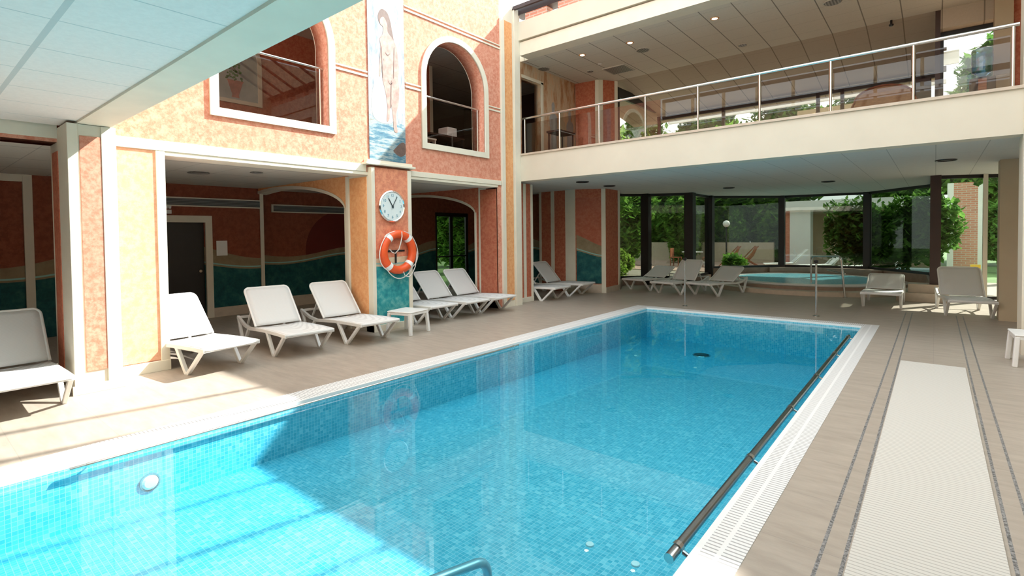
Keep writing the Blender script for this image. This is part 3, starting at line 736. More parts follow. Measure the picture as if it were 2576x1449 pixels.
# arch balustrades
def arch_rail(cy, where):
    t = thing('balustrade', 'steel handrail over smoked glass across the %s arched opening' % where, 'railing', (WX - 0.15, cy, 3.50), 0, 'balustrades of the upper arches')
    L = RI - 0.01
    MB().tube([(0, -L, 0.96), (0, L, 0.96)], 0.022, 12).build('handrail', 'steel', t, True)
    MB().box(-0.006, 0.006, -L + 0.02, L - 0.04, 0.03, 0.90).build('glass_panel', 'glass_rail', t)
    MB().tube([(0, L - 0.05, 0.0), (0, L - 0.05, 0.95)], 0.018, 10).build('post', 'steel', t, True)
    MB().tube([(0, -L + 0.04, 0.0), (0, -L + 0.04, 0.95)], 0.018, 10).build('post', 'steel', t, True)
arch_rail(W1, 'left'); arch_rail(W2, 'right')
# items seen through the right arch
t = thing('desk', 'dark desk behind the glass of the right arch', 'desk', (-8.75, 8.1, 3.49))
MB().box(-0.3, 0.3, -0.55, 0.5, 0.40, 0.44).build('top', 'darkbrown', t)
for sx in (-0.27, 0.27):
    for sy in (-0.5, 0.45): MB().box(sx-.02, sx+.02, sy-.02, sy+.02, 0, 0.40).build('leg', 'black', t)
t = thing('printer', 'white box shaped printer on the desk behind the right arch', 'printer', (-8.7, 8.30, 3.93))
MB().box(-0.16, 0.16, -0.15, 0.15, 0, 0.22).build('body', 'white', t, bevel=0.02)
MB().box(0.0, 0.12, -0.10, 0.10, 0.22, 0.235).build('tray', 'black', t)
t = thing('chair', 'white plastic chair behind the glass of the right arch', 'chair', (-8.35, 7.26, 3.49))
MB().box(-0.2, 0.2, -0.2, 0.2, 0.20, 0.24).build('seat', 'white', t, bevel=0.01)
MB().box(-0.2, -0.17, -0.2, 0.2, 0.24, 0.50).build('backrest', 'white', t, bevel=0.01)
for sx in (-0.17, 0.17):
    for sy in (-0.17, 0.17): MB().box(sx-.015, sx+.015, sy-.015, sy+.015, 0, 0.20).build('leg', 'white', t)

# ------------------------------------------------------------------ near soffit (we stand under it)
b = MB().box(-7.66, 4.2, -4, 1.36, 2.985, 3.05)
S('ceiling_near', 'white tiled ceiling above the camera end of the pool', b.build('t', 'ceil_near'))
S('trim_beam', 'pale beam along the edge of the near ceiling', MB().box(-7.68, 4.2, 1.36, 1.66, 2.96, 3.55).build('t', 'cream'), 'trim')
S('trim_beam_left', 'cream lintel at the left end of the near ceiling', MB().box(-8.4, -7.68, -4, 1.27, 2.84, 3.0).build('t', 'cream'), 'trim')
S('ceiling_slab_near', 'upper floor slab above the near ceiling', MB().box(-7.68, 4.2, -4, 1.36, 3.05, 3.55).build('t', 'balcony'), 'ceiling')
# enclosing walls never seen directly but bouncing light
S('wall_right', 'stucco wall on the right hand side of the hall', MB().box(4.2, 4.4, -4.2, 16.6, 0, 8.5).build('t', 'tan'))
S('wall_near', 'stucco wall behind the viewer', MB().box(-12.4, 4.2, -4.2, -4, 0, 4.6).build('t', 'terra_dark'))
S('wall_left_end', 'outer wall of the gallery at far left', MB().box(-12.6, -12.4, -4.2, 9.0, 0, 6.0).build('t', 'tan'), 'wall')

# ------------------------------------------------------------------ balcony
BX0, BX1 = -7.74, 0.90
S('wall_balcony', 'long beige balcony front crossing above the far end of the pool', MB().box(BX0, BX1, YB, YB + 0.3, 2.96, 3.565).build('t', 'balcony'), 'wall')
trim('thin stone capping on the balcony front', MB().box(BX0, BX1, YB - 0.03, YB + 0.34, 3.565, 3.61), 'stepcream')
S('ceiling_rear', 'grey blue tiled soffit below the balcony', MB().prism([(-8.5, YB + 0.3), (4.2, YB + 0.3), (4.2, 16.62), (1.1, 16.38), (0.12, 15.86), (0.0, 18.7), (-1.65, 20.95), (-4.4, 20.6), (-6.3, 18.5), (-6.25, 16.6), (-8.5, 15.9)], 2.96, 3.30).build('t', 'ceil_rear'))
S('floor_balcony', 'floor of the balcony level', MB().box(-8.1, 4.2, YB + 0.3, 16.6, 3.31, 3.50).build('t', 'floor_up'), 'floor')
S('wall_beam_upper', 'white upper beam above the balcony opening', MB().box(-7.66, 4.2, YB + 0.0, YB + 0.35, 5.93, 6.24).build('t', 'cream'), 'wall')
S('wall_parapet', 'cream parapet band under the glass roof', MB().box(-7.74, 4.2, YB - 0.05, YB + 0.35, 6.27, 6.70).build('t', 'balcony'), 'wall')
S('wall_beam_gap', 'shadow groove between the upper beams', MB().box(-7.74, 4.2, YB + 0.06, YB + 0.35, 6.24, 6.27).build('t', 'tan'), 'wall')
S('ceiling_upper', 'tiled ceiling of the balcony level with downlights', MB().box(-8.1, 4.2, YB + 0.35, 13.05, 5.93, 6.1).build('t', 'ceil_up'), 'ceiling')
b = MB()
A = [(-8.1, 13.05, 5.93), (0.04, 13.05, 5.93), (0.04, 16.6, 5.35), (-8.1, 16.6, 5.35)]
B2 = [(x, y, z + 0.15) for x, y, z in A]
va = [b.bm.verts.new(p) for p in A]; vb = [b.bm.verts.new(p) for p in B2]
b.bm.faces.new(va); b.bm.faces.new(vb[::-1])
for k in range(4): b.bm.faces.new((va[k], vb[k], vb[(k+1)%4], va[(k+1)%4]))
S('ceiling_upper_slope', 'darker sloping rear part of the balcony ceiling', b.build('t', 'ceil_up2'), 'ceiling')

# handrail with posts and smoked panels: one balustrade
t = thing('balustrade', 'long steel and glass balustrade standing on the balcony front', 'railing', (0, YB + 0.12, 3.61))
MB().tube([(-7.70, 0, 0.85), (0.86, 0, 0.85)], 0.028, 12).build('handrail', 'steel', t, True)
posts = [-7.62 + 0.0, -6.62, -5.60, -4.54, -3.48, -2.40, -1.33, -0.27, 0.80]
for x in posts:
    MB().tube([(x, 0, 0), (x, 0, 0.84)], 0.020, 10).build('post', 'steel', t, True)
for x0, x1 in zip(posts, posts[1:]):
    MB().box(x0 + 0.03, x1 - 0.03, -0.006, 0.006, 0.03, 0.72).build('glass_panel', 'glass_rail', t)
# right end pier of the balcony and column under it
S('wall_pier_right', 'cream pier at the right end of the balcony', MB().box(0.90, 1.25, YB - 0.05, YB + 0.45, 0, 5.93).build('t', 'cream'), 'wall')
t = S('wall_column', 'tan square column below the balcony at right', MB().box(0.91, 1.32, 13.0, 13.4, 0, 2.96).build('t', 'tan'), 'wall')
S('wall_upper_pilaster', 'brown and cream pilaster on the balcony level at right', MB().box(0.80, 1.05, 12.85, 13.1, 3.5, 5.93).build('t', 'tan'), 'wall')
S('wall_upper_right', 'dark red wall right of the pilaster', MB().box(1.05, 2.0, 12.95, 13.1, 3.5, 5.93).build('t', 'terra_dark'), 'wall')

# balcony level, left part
S('wall_upper_left', 'fresco painted side wall of the balcony level',
  plate('t', 'fresco', [(YB + 0.3, 3.5), (10.05, 3.5), (10.05, 5.55), (10.85, 5.55), (10.85, 3.5), (12.5, 3.5), (12.5, 5.93), (YB + 0.3, 5.93)], [], 0.2, lambda u, v, w: (-7.9 - w, u, v)), 'wall')
trim('cream frame of the upper doorway', MB().box(-7.9, -7.88, 10.85, 10.95, 3.5, 5.6).box(-7.9, -7.88, 10.05, 10.95, 5.55, 5.63))
# painted group on that wall: loose standing figures
t = thing('fresco', 'faded fresco of robed standing figures on the balcony side wall', 'painting', (-7.895, 11.75, 3.55))
for k, (dy, h, mm) in enumerate(((-0.35, 1.65, 'shade'), (0.05, 1.5, 'tan'), (0.45, 1.55, 'shade'))):
    pts = smooth_loop([(dy - 0.16, 0.0), (dy - 0.13, h*0.45), (dy - 0.17, h*0.72), (dy - 0.06, h*0.83), (dy - 0.07, h*0.95), (dy, h), (dy + 0.07, h*0.95), (dy + 0.06, h*0.83), (dy + 0.18, h*0.75), (dy + 0.14, h*0.4), (dy + 0.17, 0.0)])
    plate('painted_figure', mm, pts, [], 0.004, lambda a, z, w: (0.006 - w, a, z), t)
S('wall_upper_red', 'red panel wall at the left rear of the balcony level', MB().prism([(-8.1, 12.5), (-7.2, 12.62), (-6.9, 13.1), (-7.0, 13.2), (-8.1, 13.2)], 3.5, 5.93).build('t', 'terra_dark'), 'wall')
b = MB().box(-7.98, -7.90, 12.48, 12.52, 3.5, 5.85).prism([(-7.30, 12.57), (-7.19, 12.585), (-7.12, 12.70), (-7.2, 12.75)], 3.5, 5.93).prism([(-6.93, 13.0), (-6.87, 13.08), (-6.93, 13.12)], 3.5, 5.93)
trim('cream strips of the red panel wall', b)

# ------------------------------------------------------------------ balcony level rear glazing
w = S('window_1', 'dark framed glazing at the rear of the balcony level',
      MB().box(-6.95, -6.88, 13.1, 15.9, 5.50, 5.78).box(-6.95, -0.03, 15.9, 16.0, 5.30, 5.42).box(-6.95, -0.03, 15.9, 16.0, 3.5, 3.62).box(-6.95, -6.87, 13.12, 13.2, 3.5, 5.7).build('t', 'black'))
MB().box(-6.92, -6.91, 13.2, 15.9, 3.6, 5.55).build('window_pane', 'glass_up', w)
MB().box(-6.9, -0.03, 15.94, 15.95, 3.62, 5.32).build('window_pane', 'glass_up', w)
for x in (-6.9, -4.9, -2.45, -1.9, -0.25):
    MB().box(x - 0.04, x + 0.04, 15.9, 16.0, 3.5, 5.4).build('window_post', 'darkbrown', w)
MB().box(-2.45, -0.25, 15.9, 16.0, 4.50, 4.56).build('window_rail', 'darkbrown', w)
S('wall_upper_side', 'dark brown side wall left of the bright upper garden window', MB().box(-0.03, 0.05, 13.06, 16.0, 3.5, 6.1).build('t', 'darkbrown'), 'wall')
w4 = S('window_4', 'bright garden window behind the water cooler', MB().box(0.05, 0.10, 13.28, 13.36, 3.5, 5.56).box(0.10, 4.2, 13.28, 13.36, 5.48, 5.56).build('t', 'black'))
MB().box(0.10, 4.2, 13.31, 13.32, 3.5, 5.48).build('window_pane', 'glass_up', w4)
S('wall_upper_lintel', 'beige lintel above the bright upper garden window', MB().box(0.05, 4.2, 13.04, 13.36, 5.56, 6.1).build('t', 'ceil_up2'), 'wall')
# pale panels added outside, modelling the reflection of roof panes
cn = thing('canopy', 'pale panels added behind the upper rear windows for reflected roof panes', 'canopy', (0, 18.4, 5.0))
MB().box(-7.6, 0.2, -0.06, 0.06, 1.55, 1.62).build('beam', 'darkbrown', cn); MB().box(-7.6, 0.2, -0.06, 0.06, 0.98, 1.12).build('beam', 'darkbrown', cn)
MB().box(-7.6, 0.2, -0.05, 0.05, 0.66, 0.76).build('white_rail', 'white', cn)
x = -7.5
while x < -0.1:
    MB().beam([(x + 0.5, -0.05, 1.14), (x + 0.5, 0.15, 1.54)], 0.92, 0.02, (1, 0, 0)).build('panel', 'canopy', cn); x += 1.0
S('wall_outer', 'pale rendered building wall behind the added pale panels', MB().box(-3.6, -0.2, 19.5, 19.7, 3.6, 5.7).build('t', 'tan'), 'wall')

# ceiling fittings of the balcony level
def downlight(x, y, lab, first=[None]):
    if first[0] is None:
        d = thing('downlight', lab, 'lamp', (x, y, 5.93), 0, 'lit downlights of the balcony ceiling')
        MB().lathe([(0.055, -0.0), (0.085, -0.004), (0.08, -0.012), (0.055, -0.010)], (0, 0, 0), 20, loop=True).build('ring', 'ochre', d, True)
        MB().lathe([(0.0, -0.006), (0.055, -0.006), (0.055, -0.009), (0.0, -0.009)], (0, 0, 0), 20).build('bulb', 'downlight', d)
        first[0] = d; return d
    d = copy_tree(first[0]); d.location = (x, y, 5.93); d['label'] = lab; return d
downlight(-6.50, 10.62, 'lit downlight nearest the left end of the balcony ceiling')
downlight(-5.28, 10.64, 'lit downlight beside the round speaker in the balcony ceiling')
downlight(-3.41, 10.56, 'yellowish lit downlight, rightmost in the balcony ceiling')
def rnd(x, y, r, name, lab, cat, m='greygrille', group=None):
    t = thing(name, lab, cat, (x, y, 5.93), 0, group)
    MB().lathe([(0, -0.001), (r, -0.001), (r * 0.95, -0.015), (r * 0.6, -0.02), (0, -0.018)], (0, 0, 0), 20).build('grille', m, t)
    MB().lathe([(r, -0.001), (r * 1.12, -0.001), (r * 1.08, -0.012), (r, -0.012)], (0, 0, 0), 20, loop=True).build('rim', 'ceil_gal', t); return t
rnd(-5.27, 11.27, 0.14, 'ceiling_speaker', 'round grey ceiling speaker right of the middle downlight', 'speaker')
rnd(-7.80, 10.85, 0.15, 'ceiling_speaker', 'round grey ceiling speaker above the fresco wall', 'speaker')
rnd(-7.0, 11.82, 0.08, 'unlit_downlight', 'small unlit downlight left of the square ceiling vent', 'lamp')
rnd(-3.41, 12.47, 0.09, 'unlit_downlight', 'small unlit downlight near the middle rear of the balcony ceiling', 'lamp')
rnd(-1.5, 11.27, 0.14, 'ceiling_speaker', 'round ceiling speaker cut by the top edge of the picture', 'speaker')
rnd(-6.5, 11.45, 0.05, 'smoke_detector', 'small smoke detector beside the square ceiling vent', 'detector', 'white')
t = thing('ceiling_vent', 'square grey air vent in the balcony ceiling', 'vent', (-6.35, 12.15, 5.93))
MB().box(-0.28, 0.28, -0.28, 0.28, -0.02, -0.001).build('grille', 'greygrille', t)
b = MB()
for a, c, e_, g in ((-0.31, 0.31, 0.28, 0.31), (-0.31, 0.31, -0.31, -0.28), (-0.31, -0.28, -0.28, 0.28), (0.28, 0.31, -0.28, 0.28)): b.box(a, c, e_, g, -0.026, -0.001)
b.build('frame', 'ceil_gal', t)
t = thing('sprinkler', 'small dark pendant sprinkler at the rear of the balcony ceiling', 'sprinkler', (-0.72, 13.03, 5.93))
MB().tube([(0, 0, 0), (0, 0, -0.08)], 0.02, 8).build('stem', 'black', t); MB().lathe([(0, -0.08), (0.045, -0.085), (0.03, -0.12), (0, -0.12)], (0, 0, 0), 10).build('head', 'black', t)

# furniture on the balcony level
t = thing('water_cooler', 'water cooler with an upturned blue bottle on a dark brown cabinet', 'water cooler', (0.62, 12.4, 3.50))
MB().box(-0.17, 0.17, -0.16, 0.16, 0.0, 0.84).build('cabinet', 'darkbrown', t, bevel=0.01)
MB().box(-0.06, 0.05, -0.175, -0.16, 0.4, 0.82).build('front_panel', 'redwood', t)
MB().lathe([(0.0, 0.84), (0.10, 0.84), (0.11, 0.87), (0.0, 0.87)], (0, 0, 0), 20).build('collar', 'black', t, True)
MB().lathe([(0.045, 0.87), (0.06, 0.90), (0.145, 0.97), (0.15, 1.06), (0.142, 1.09), (0.15, 1.12), (0.15, 1.26), (0.142, 1.28), (0.15, 1.30), (0.145, 1.36), (0.10, 1.39), (0.0, 1.39)], (0, 0, 0), 28).build('bottle', 'coolerblue', t, True)
t = thing('wicker_screen', 'arched honey brown wicker bar front behind the balustrade', 'bar', (-0.88, 13.6, 3.50))
pts = [(-0.62, 0), (0.62, 0), (0.60, 0.82)]
for i in range(13):
    a = PI * i / 12; pts.append((0.52*math.cos(a), 0.98 + 0.30*math.sin(a)))
pts.append((-0.60, 0.82))
plate('front', 'wicker', pts, [], 0.08, lambda u_, v_, w_: (u_, w_, v_), t)
MB().tube([(p[0], -0.01, p[1]) for p in pts[2:]], 0.02, 8).build('rim', 'redwood', t, True)
t = thing('bar_stool', 'dark brown high backed stool left of the garden window', 'stool', (-0.25, 14.15, 3.50))
MB().box(-0.16, 0.16, -0.16, 0.16, 0.72, 0.77).build('seat', 'darkbrown', t, bevel=0.01)
MB().box(-0.16, 0.16, 0.12, 0.16, 0.77, 1.45).build('backrest', 'darkbrown', t, bevel=0.02)
for sx in (-0.14, 0.14):
    for sy in (-0.14, 0.14): MB().box(sx-.02, sx+.02, sy-.02, sy+.02, 0, 0.72).build('leg', 'darkbrown', t)
def red_chair(x, y, lab):
    t = thing('armchair', lab, 'chair', (x, y, 3.50), 0.3, 'red chairs on the balcony')
    MB().box(-0.28, 0.28, -0.25, 0.25, 0.1, 0.42).build('seat', 'redfab', t, bevel=0.03)
    MB().box(-0.28, 0.28, 0.2, 0.30, 0.42, 0.86).build('backrest', 'redfab', t, bevel=0.03)
    for sx in (-0.24, 0.24):
        for sy in (-0.2, 0.22): MB().box(sx-.02, sx+.02, sy-.02, sy+.02, 0, 0.1).build('leg', 'darkbrown', t)
red_chair(-5.1, 14.6, 'dark red armchair below the left end of the added pale panels')
red_chair(-3.9, 14.9, 'dark red armchair, middle one of three behind the balustrade')
red_chair(-2.8, 15.0, 'dark red armchair nearest the wicker bar front')
t = thing('sculpture_table', 'dark console table in front of the fresco wall', 'table', (-7.35, 10.95, 3.50))
MB().box(-0.2, 0.2, -0.35, 0.35, 0.72, 0.77).build('top', 'darkbrown', t)
for sx in (-0.16, 0.16):
    for sy in (-0.3, 0.3): MB().box(sx-.015, sx+.015, sy-.015, sy+.015, 0, 0.72).build('leg', 'darkbrown', t)
t.name = 'console_table'

# ------------------------------------------------------------------ rear left walls at pool level
S('wall_rear_left', 'red wall with cream strips left of the rear glazing', MB().prism([(-9.35, 12.72), (-8.0, 12.62), (-7.22, 12.98), (-7.30, 13.95), (-7.45, 13.95), (-7.45, 13.2), (-9.35, 13.2)], 0, 2.96).build('t', 'terra_dark'), 'wall')
def slab(p0, p1, z0, z1, d, m, lab):
    """thin panel on the vertical plane p0-p1, standing d proud towards the viewer side"""
    a = Vector((*p0, 0)); c = Vector((*p1, 0)); t_ = (c - a).normalized(); n_ = Vector((t_.y, -t_.x, 0)) * d
    o = MB().prism([(a.x, a.y), (c.x, c.y), (c.x + n_.x, c.y + n_.y), (a.x + n_.x, a.y + n_.y)], z0, z1).build('t', m)
    S('trim_%d' % tn[0], lab, o, 'trim'); tn[0] += 1
def lerp(p, q, f): return (p[0] + (q[0]-p[0])*f, p[1] + (q[1]-p[1])*f)
Pa, Pb, Pc, Pd = (-9.35, 12.72), (-8.0, 12.62), (-7.22, 12.98), (-7.30, 13.95)
slab(lerp(Pa, Pb, 0.0), lerp(Pa, Pb, 0.06), 0, 2.96, 0.02, 'cream', 'cream strip at the left end of the rear left wall')
slab(lerp(Pa, Pb, 0.34), lerp(Pa, Pb, 0.43), 0, 2.96, 0.02, 'cream', 'cream strip between the red fields of the rear left wall')
slab(lerp(Pa, Pb, 0.74), Pb, 0, 2.96, 0.02, 'cream', 'wide cream strip left of the teal mural panel')
slab(lerp(Pb, Pc, 0.03), lerp(Pb, Pc, 0.86), 0.26, 2.72, 0.012, 'mural_x', 'mural panel with teal sea beside the rear glazing')
slab(lerp(Pb, Pc, 0.86), Pc, 0, 2.96, 0.03, 'cream', 'cream strip right of the teal mural panel')
slab(lerp(Pb, Pc, 0.0), Pc, 0, 0.24, 0.025, 'stepcream', 'sand coloured plinth under the mural panel')
slab(lerp(Pc, Pd, 0.88), Pd, 0, 2.96, 0.02, 'cream', 'cream strip at the glazing')
slab(lerp(Pc, Pd, 0.0), Pd, 0, 0.16, 0.02, 'stepcream', 'plinth of the red end face')

# ------------------------------------------------------------------ rear glazing bay
G = [(-7.38, 13.95), (-7.92, 15.14), (-7.31, 15.81), (-6.10, 16.45), (-6.13, 18.40), (-4.25, 20.40), (-1.75, 20.75), (-0.10, 18.6), (0.0, 15.75), (1.10, 16.35), (4.2, 16.6)]
SILL = [0.22, 0.22, 0.22, 0.22, 0.42, 0.42, 0.42, 0.42, 0.05, 0.05]
w2 = S('window_2', 'black framed floor to ceiling glazing around the hot tub', MB().box(-0.10, 0.10, 15.62, 15.86, 0.40, 2.96).build('t', 'darkbrown'))
b = MB()
for i, (p, q) in enumerate(zip(G, G[1:])):
    a = Vector((*p, 0)); c = Vector((*q, 0)); t_ = (c - a).normalized(); n_ = Vector((-t_.y, t_.x, 0))
    f = lambda d, z: (a + n_*d, c + n_*d, z)
    z0 = SILL[i]
    fr = MB()
    fr.prism([tuple((a + n_*0.03).xy), tuple((c + n_*0.03).xy), tuple((c - n_*0.03).xy), tuple((a - n_*0.03).xy)], 2.88, 2.96)
    fr.prism([tuple((a + n_*0.04).xy), tuple((c + n_*0.04).xy), tuple((c - n_*0.04).xy), tuple((a - n_*0.04).xy)], z0, z0 + 0.07)
    fr.build('window_frame', 'black', w2)
    MB().prism([tuple((a + n_*0.005).xy), tuple((c + n_*0.005).xy), tuple((c - n_*0.005).xy), tuple((a - n_*0.005).xy)], z0 + 0.07, 2.88).build('window_pane', 'glass' if i < 8 else 'glass_up', w2)
    if z0 > 0.1:
        o = MB().prism([tuple((a + n_*0.06).xy), tuple((c + n_*0.06).xy), tuple((c - n_*0.10).xy), tuple((a - n_*0.10).xy)], 0.0, z0).build('window_sill', 'step', w2)
for i, (p, r) in enumerate(zip(G[2:7], (0.13, 0.14, 0.13, 0.10, 0.11))):
    MB().box(p[0] - r, p[0] + r, p[1] - r, p[1] + r, 0.0, 2.96).build('window_post', 'black', w2)
MB().box(0.85, 0.93, 16.1, 16.3, 0.0, 2.96).build('window_post', 'cream', w2)

# hot tub with stone steps
hx, hy = -3.1, 18.1
def disc_ring(r0, r1, z0, z1, n=64, a0=0, a1=2*PI, cx=0, cy=0):
    mb = MB(); full = abs(a1 - a0 - 2*PI) < 1e-6
    m = n if full else n + 1
    R = []
    for k in range(m):
        a = a0 + (a1 - a0) * k / n
        c_, s_ = math.cos(a), math.sin(a)
        R.append([mb.bm.verts.new((cx + r*c_, cy + r*s_, z)) for r, z in ((r0, z0), (r1, z0), (r1, z1), (r0, z1))])
    for k in range(n):
        A_, B_ = R[k], R[(k+1) % m]
        for j in range(4): mb.bm.faces.new((A_[j], B_[j], B_[(j+1)%4], A_[(j+1)%4]))
    if not full: mb.bm.faces.new(R[0]); mb.bm.faces.new(R[-1][::-1])
    return mb
tub = thing('hot_tub', 'round hot tub with pale rim and stone step in front of the garden windows', 'hot tub', (hx, hy, 0))
disc_ring(2.55, 2.95, 0.0, 0.12).build('lower_step', 'stepcream', tub)
disc_ring(2.02, 2.56, 0.0, 0.20).build('tiled_surround', 'step', tub)
disc_ring(1.98, 2.30, 0.20, 0.235).build('rim', 'coping', tub)
MB().lathe([(0.0, 0.01), (1.99, 0.01), (2.0, 0.22)], (0, 0, 0), 64).build('basin', 'pool', tub)
MB().lathe([(0.0, 0.015), (1.975, 0.015), (1.975, 0.185), (0.0, 0.185)], (0, 0, 0), 64).build('water', 'spa_water', tub)
disc_ring(2.2, 2.7, 0.0, 0.42, 40, 0.25*PI, 0.72*PI).build('rear_bench', 'step', tub)
# hot tub handrail
hr = thing('hot_tub_handrail', 'curved steel handrail climbing out of the hot tub', 'handrail', (-1.75, 15.35, 0.0))
def railpts(pts, r=0.12, n=5):
    out = [Vector(pts[0])]
    for i in range(1, len(pts)-1):
        p, a, c = Vector(pts[i]), Vector(pts[i-1]), Vector(pts[i+1])
        d0 = (a-p).normalized()*min(r, (a-p).length/2); d1 = (c-p).normalized()*min(r, (c-p).length/2)
        for k in range(n+1):
            t_ = k/n; out.append((p+d0)*(1-t_)**2 + p*2*t_*(1-t_) + (p+d1)*t_**2)
    out.append(Vector(pts[-1])); return out
MB().tube(railpts([(-0.9, 0.9, 0.25), (-0.9, 0.9, 1.0), (-0.1, -0.0, 1.05), (0, 0, 0.0)]), 0.025, 10).build('rail', 'steel', hr, True)
MB().tube([(-0.45, 0.42, 0.66), (0, 0, 0.60)], 0.018, 8).build('brace', 'steel', hr, True)
MB().lathe([(0.05, 0), (0.05, 0.012), (0.03, 0.02)], (0, 0, 0), 14).build('flange', 'steel', hr)

# raised stone ledge at the foot of the big post
t = thing('stone_step', 'two low sand coloured steps at the foot of the big dark post', 'step', (-0.1, 15.7, 0))
MB().box(-0.62, 0.35, -0.30, 0.35, 0.0, 0.20).build('lower_tread', 'stepcream', t)
MB().box(-0.40, 0.30, -0.14, 0.35, 0.20, 0.40).build('upper_tread', 'stepcream', t)

# spots in rear soffit
sp = None
for i, (x, y, lab) in enumerate(((-6.66, 10.84, 'dark recessed downlight nearest the corner pier, under the balcony'), (-6.71, 12.28, 'dark recessed downlight above the teal mural panel'),
        (-4.58, 15.38, 'dark recessed downlight above the hot tub left side'), (-2.13, 15.37, 'dark recessed downlight above the hot tub right side'), (0.14, 12.29, 'dark recessed downlight nearest the tan column'))):
    if sp is None:
        sp = thing('recessed_downlight', lab, 'lamp', (x, y, 2.96), 0, 'recessed downlights under the balcony')
        MB().lathe([(0.0, -0.004), (0.13, -0.004), (0.145, -0.02), (0.155, -0.02), (0.16, -0.001), (0.0, -0.001)], (0, 0, 0), 24).build('reflector', 'black', sp)
    else:
        c = copy_tree(sp); c.location = (x, y, 2.96); c['label'] = lab

# ------------------------------------------------------------------ glass roof
rf = S('ceiling_roof', 'glazed roof sloping up from the balcony over the pool', MB().box(-7.74, 4.2, YB - 0.05, YB + 0.25, 6.86, 7.08).build('t', 'roofsteel'), 'ceiling')
def rz(y): return ztop(y) + 0.12
for i in range(16):
    x = -7.70 + 0.8 * i - (0.0 if i == 0 else -0.27)
    if x > 4.1: break
    if -7.6 < x < -2.4: continue
    MB().beam([(x, 9.62, rz(9.62)), (x, 1.66, rz(1.66))], 0.05, 0.07, (1, 0, 0)).build('rafter', 'roofwhite' if i == 0 else 'roofsteel', rf)
for y in (9.5, 1.8):
    MB().beam([(-7.7, y, rz(y) - 0.02), (4.15, y, rz(y) - 0.02)], 0.06, 0.08, (0, 1, 0)).build('purlin', 'roofsteel', rf)
b = MB(); b.quad((-7.74, 9.64, rz(9.64) + 0.07), (4.2, 9.64, rz(9.64) + 0.07), (4.2, 1.66, rz(1.66) + 0.07), (-7.74, 1.66, rz(1.66) + 0.07))
b.build('roof_pane', 'glass_clear', rf)
bb = MB()
x = -7.45
while x < 4.0:
    bb.box(x, x + 0.62, YB - 0.04, YB + 0.2, 6.70, 6.86); x += 0.92
S('wall_brick_course', 'broken course of red bricks under the roof beam', bb.build('t', 'brick'), 'wall')
S('wall_near_upper', 'wall above the near ceiling', MB().box(-7.7, 4.2, 1.36, 1.6, 3.55, 5.45).build('t', 'tan'), 'wall')
w3 = S('window_3', 'row of clerestory panes above the near ceiling', MB().box(-7.7, 4.2, 1.44, 1.56, 5.74, 5.88).build('t', 'darkbrown'))
MB().box(-7.7, 4.2, 1.44, 1.56, 6.40, 6.50).build('window_head', 'darkbrown', w3); MB().box(-7.7, 4.2, 1.46, 1.58, 5.52, 5.60).build('window_rail', 'white', w3)
for k in range(12): MB().box(-7.7 + k*1.05, -7.62 + k*1.05, 1.45, 1.55, 5.45, 6.4).build('window_post', 'tan', w3)

# ------------------------------------------------------------------ clock
ck = thing('wall_clock', 'round white wall clock with chrome rim on the central pier', 'clock', (PXF, 5.815, 2.225))
MB().lathe([(0.0, 0.0), (0.27, 0.0), (0.285, 0.02), (0.285, 0.045), (0.265, 0.06), (0.25, 0.045), (0.0, 0.045)], (0.001, 0, 0), 48, 'x').build('case', 'chrome', ck, True)
MB().lathe([(0.0, 0.046), (0.25, 0.046), (0.25, 0.05), (0.0, 0.05)], (0.0, 0, 0), 48, 'x').build('face', 'clockface', ck)
for k in range(1, 13):
    a = PI/2 - 2*PI*k/12
    cy_, cz_ = 0.195*math.cos(a), 0.195*math.sin(a)
    o = text_mesh('numeral', str(k), 0.066, 'blueink', lambda u_, v_, w_: (0.053 + w_*0.3, cy_ + u_, cz_ + v_), ck)
def hand(name, ang, L, wd, x0):
    a = PI/2 - ang
    d = Vector((0, math.cos(a), math.sin(a)))
    MB().beam([Vector((x0, 0, 0)) - d*0.04, Vector((x0, 0, 0)) + d*L], wd, 0.003, Vector((0, -d.z, d.y))).build(name, 'ink', ck)
hand('hour_hand', 2*PI*(10.95/12), 0.165, 0.018, 0.0575)
hand('minute_hand', 2*PI*(5.0/60), 0.20, 0.012, 0.062)
MB().lathe([(0, 0.056), (0.02, 0.056), (0.02, 0.066), (0, 0.066)], (0, 0, 0), 14, 'x').build('hub', 'ink', ck)

# ------------------------------------------------------------------ life ring
lr = thing('life_ring', 'orange and white life ring with rope hanging on the central pier', 'life ring', (PXF + 0.085, 5.90, 1.40))
R0, r0 = 0.325, 0.075
def ring_arc(a0, a1, rr, n):
    return [(0, R0*math.cos(a0 + (a1-a0)*k/n), R0*math.sin(a0 + (a1-a0)*k/n)) for k in range(n+1)]
bb = MB(); bb.tube(ring_arc(0, 2*PI*71/72, r0, 71), r0, 16, closed=True); bb.build('ring', 'orange', lr, True)
for q in (0.27, 0.72, 1.27, 1.76):
    MB().tube(ring_arc(PI*q - 0.11, PI*q + 0.11, r0, 6), r0 + 0.004, 16).build('white_band', 'white', lr, True)
ro = []
anch = [PI*q for q in (0.27, 0.72, 1.27, 1.76)]
for k in range(4):
    a0 = anch[k]; a1 = anch[(k+1) % 4] + (2*PI if k == 3 else 0)
    for j in range(10):
        f = j/10; a = a0 + (a1-a0)*f
        sag = math.sin(PI*f)*0.05
        ro.append((0.03, (R0 + 0.085 + sag*0.4)*math.cos(a), (R0 + 0.085 + sag*0.4)*math.sin(a) - sag))
MB().tube(ro, 0.009, 8, closed=True).build('grab_rope', 'rope', lr, True)
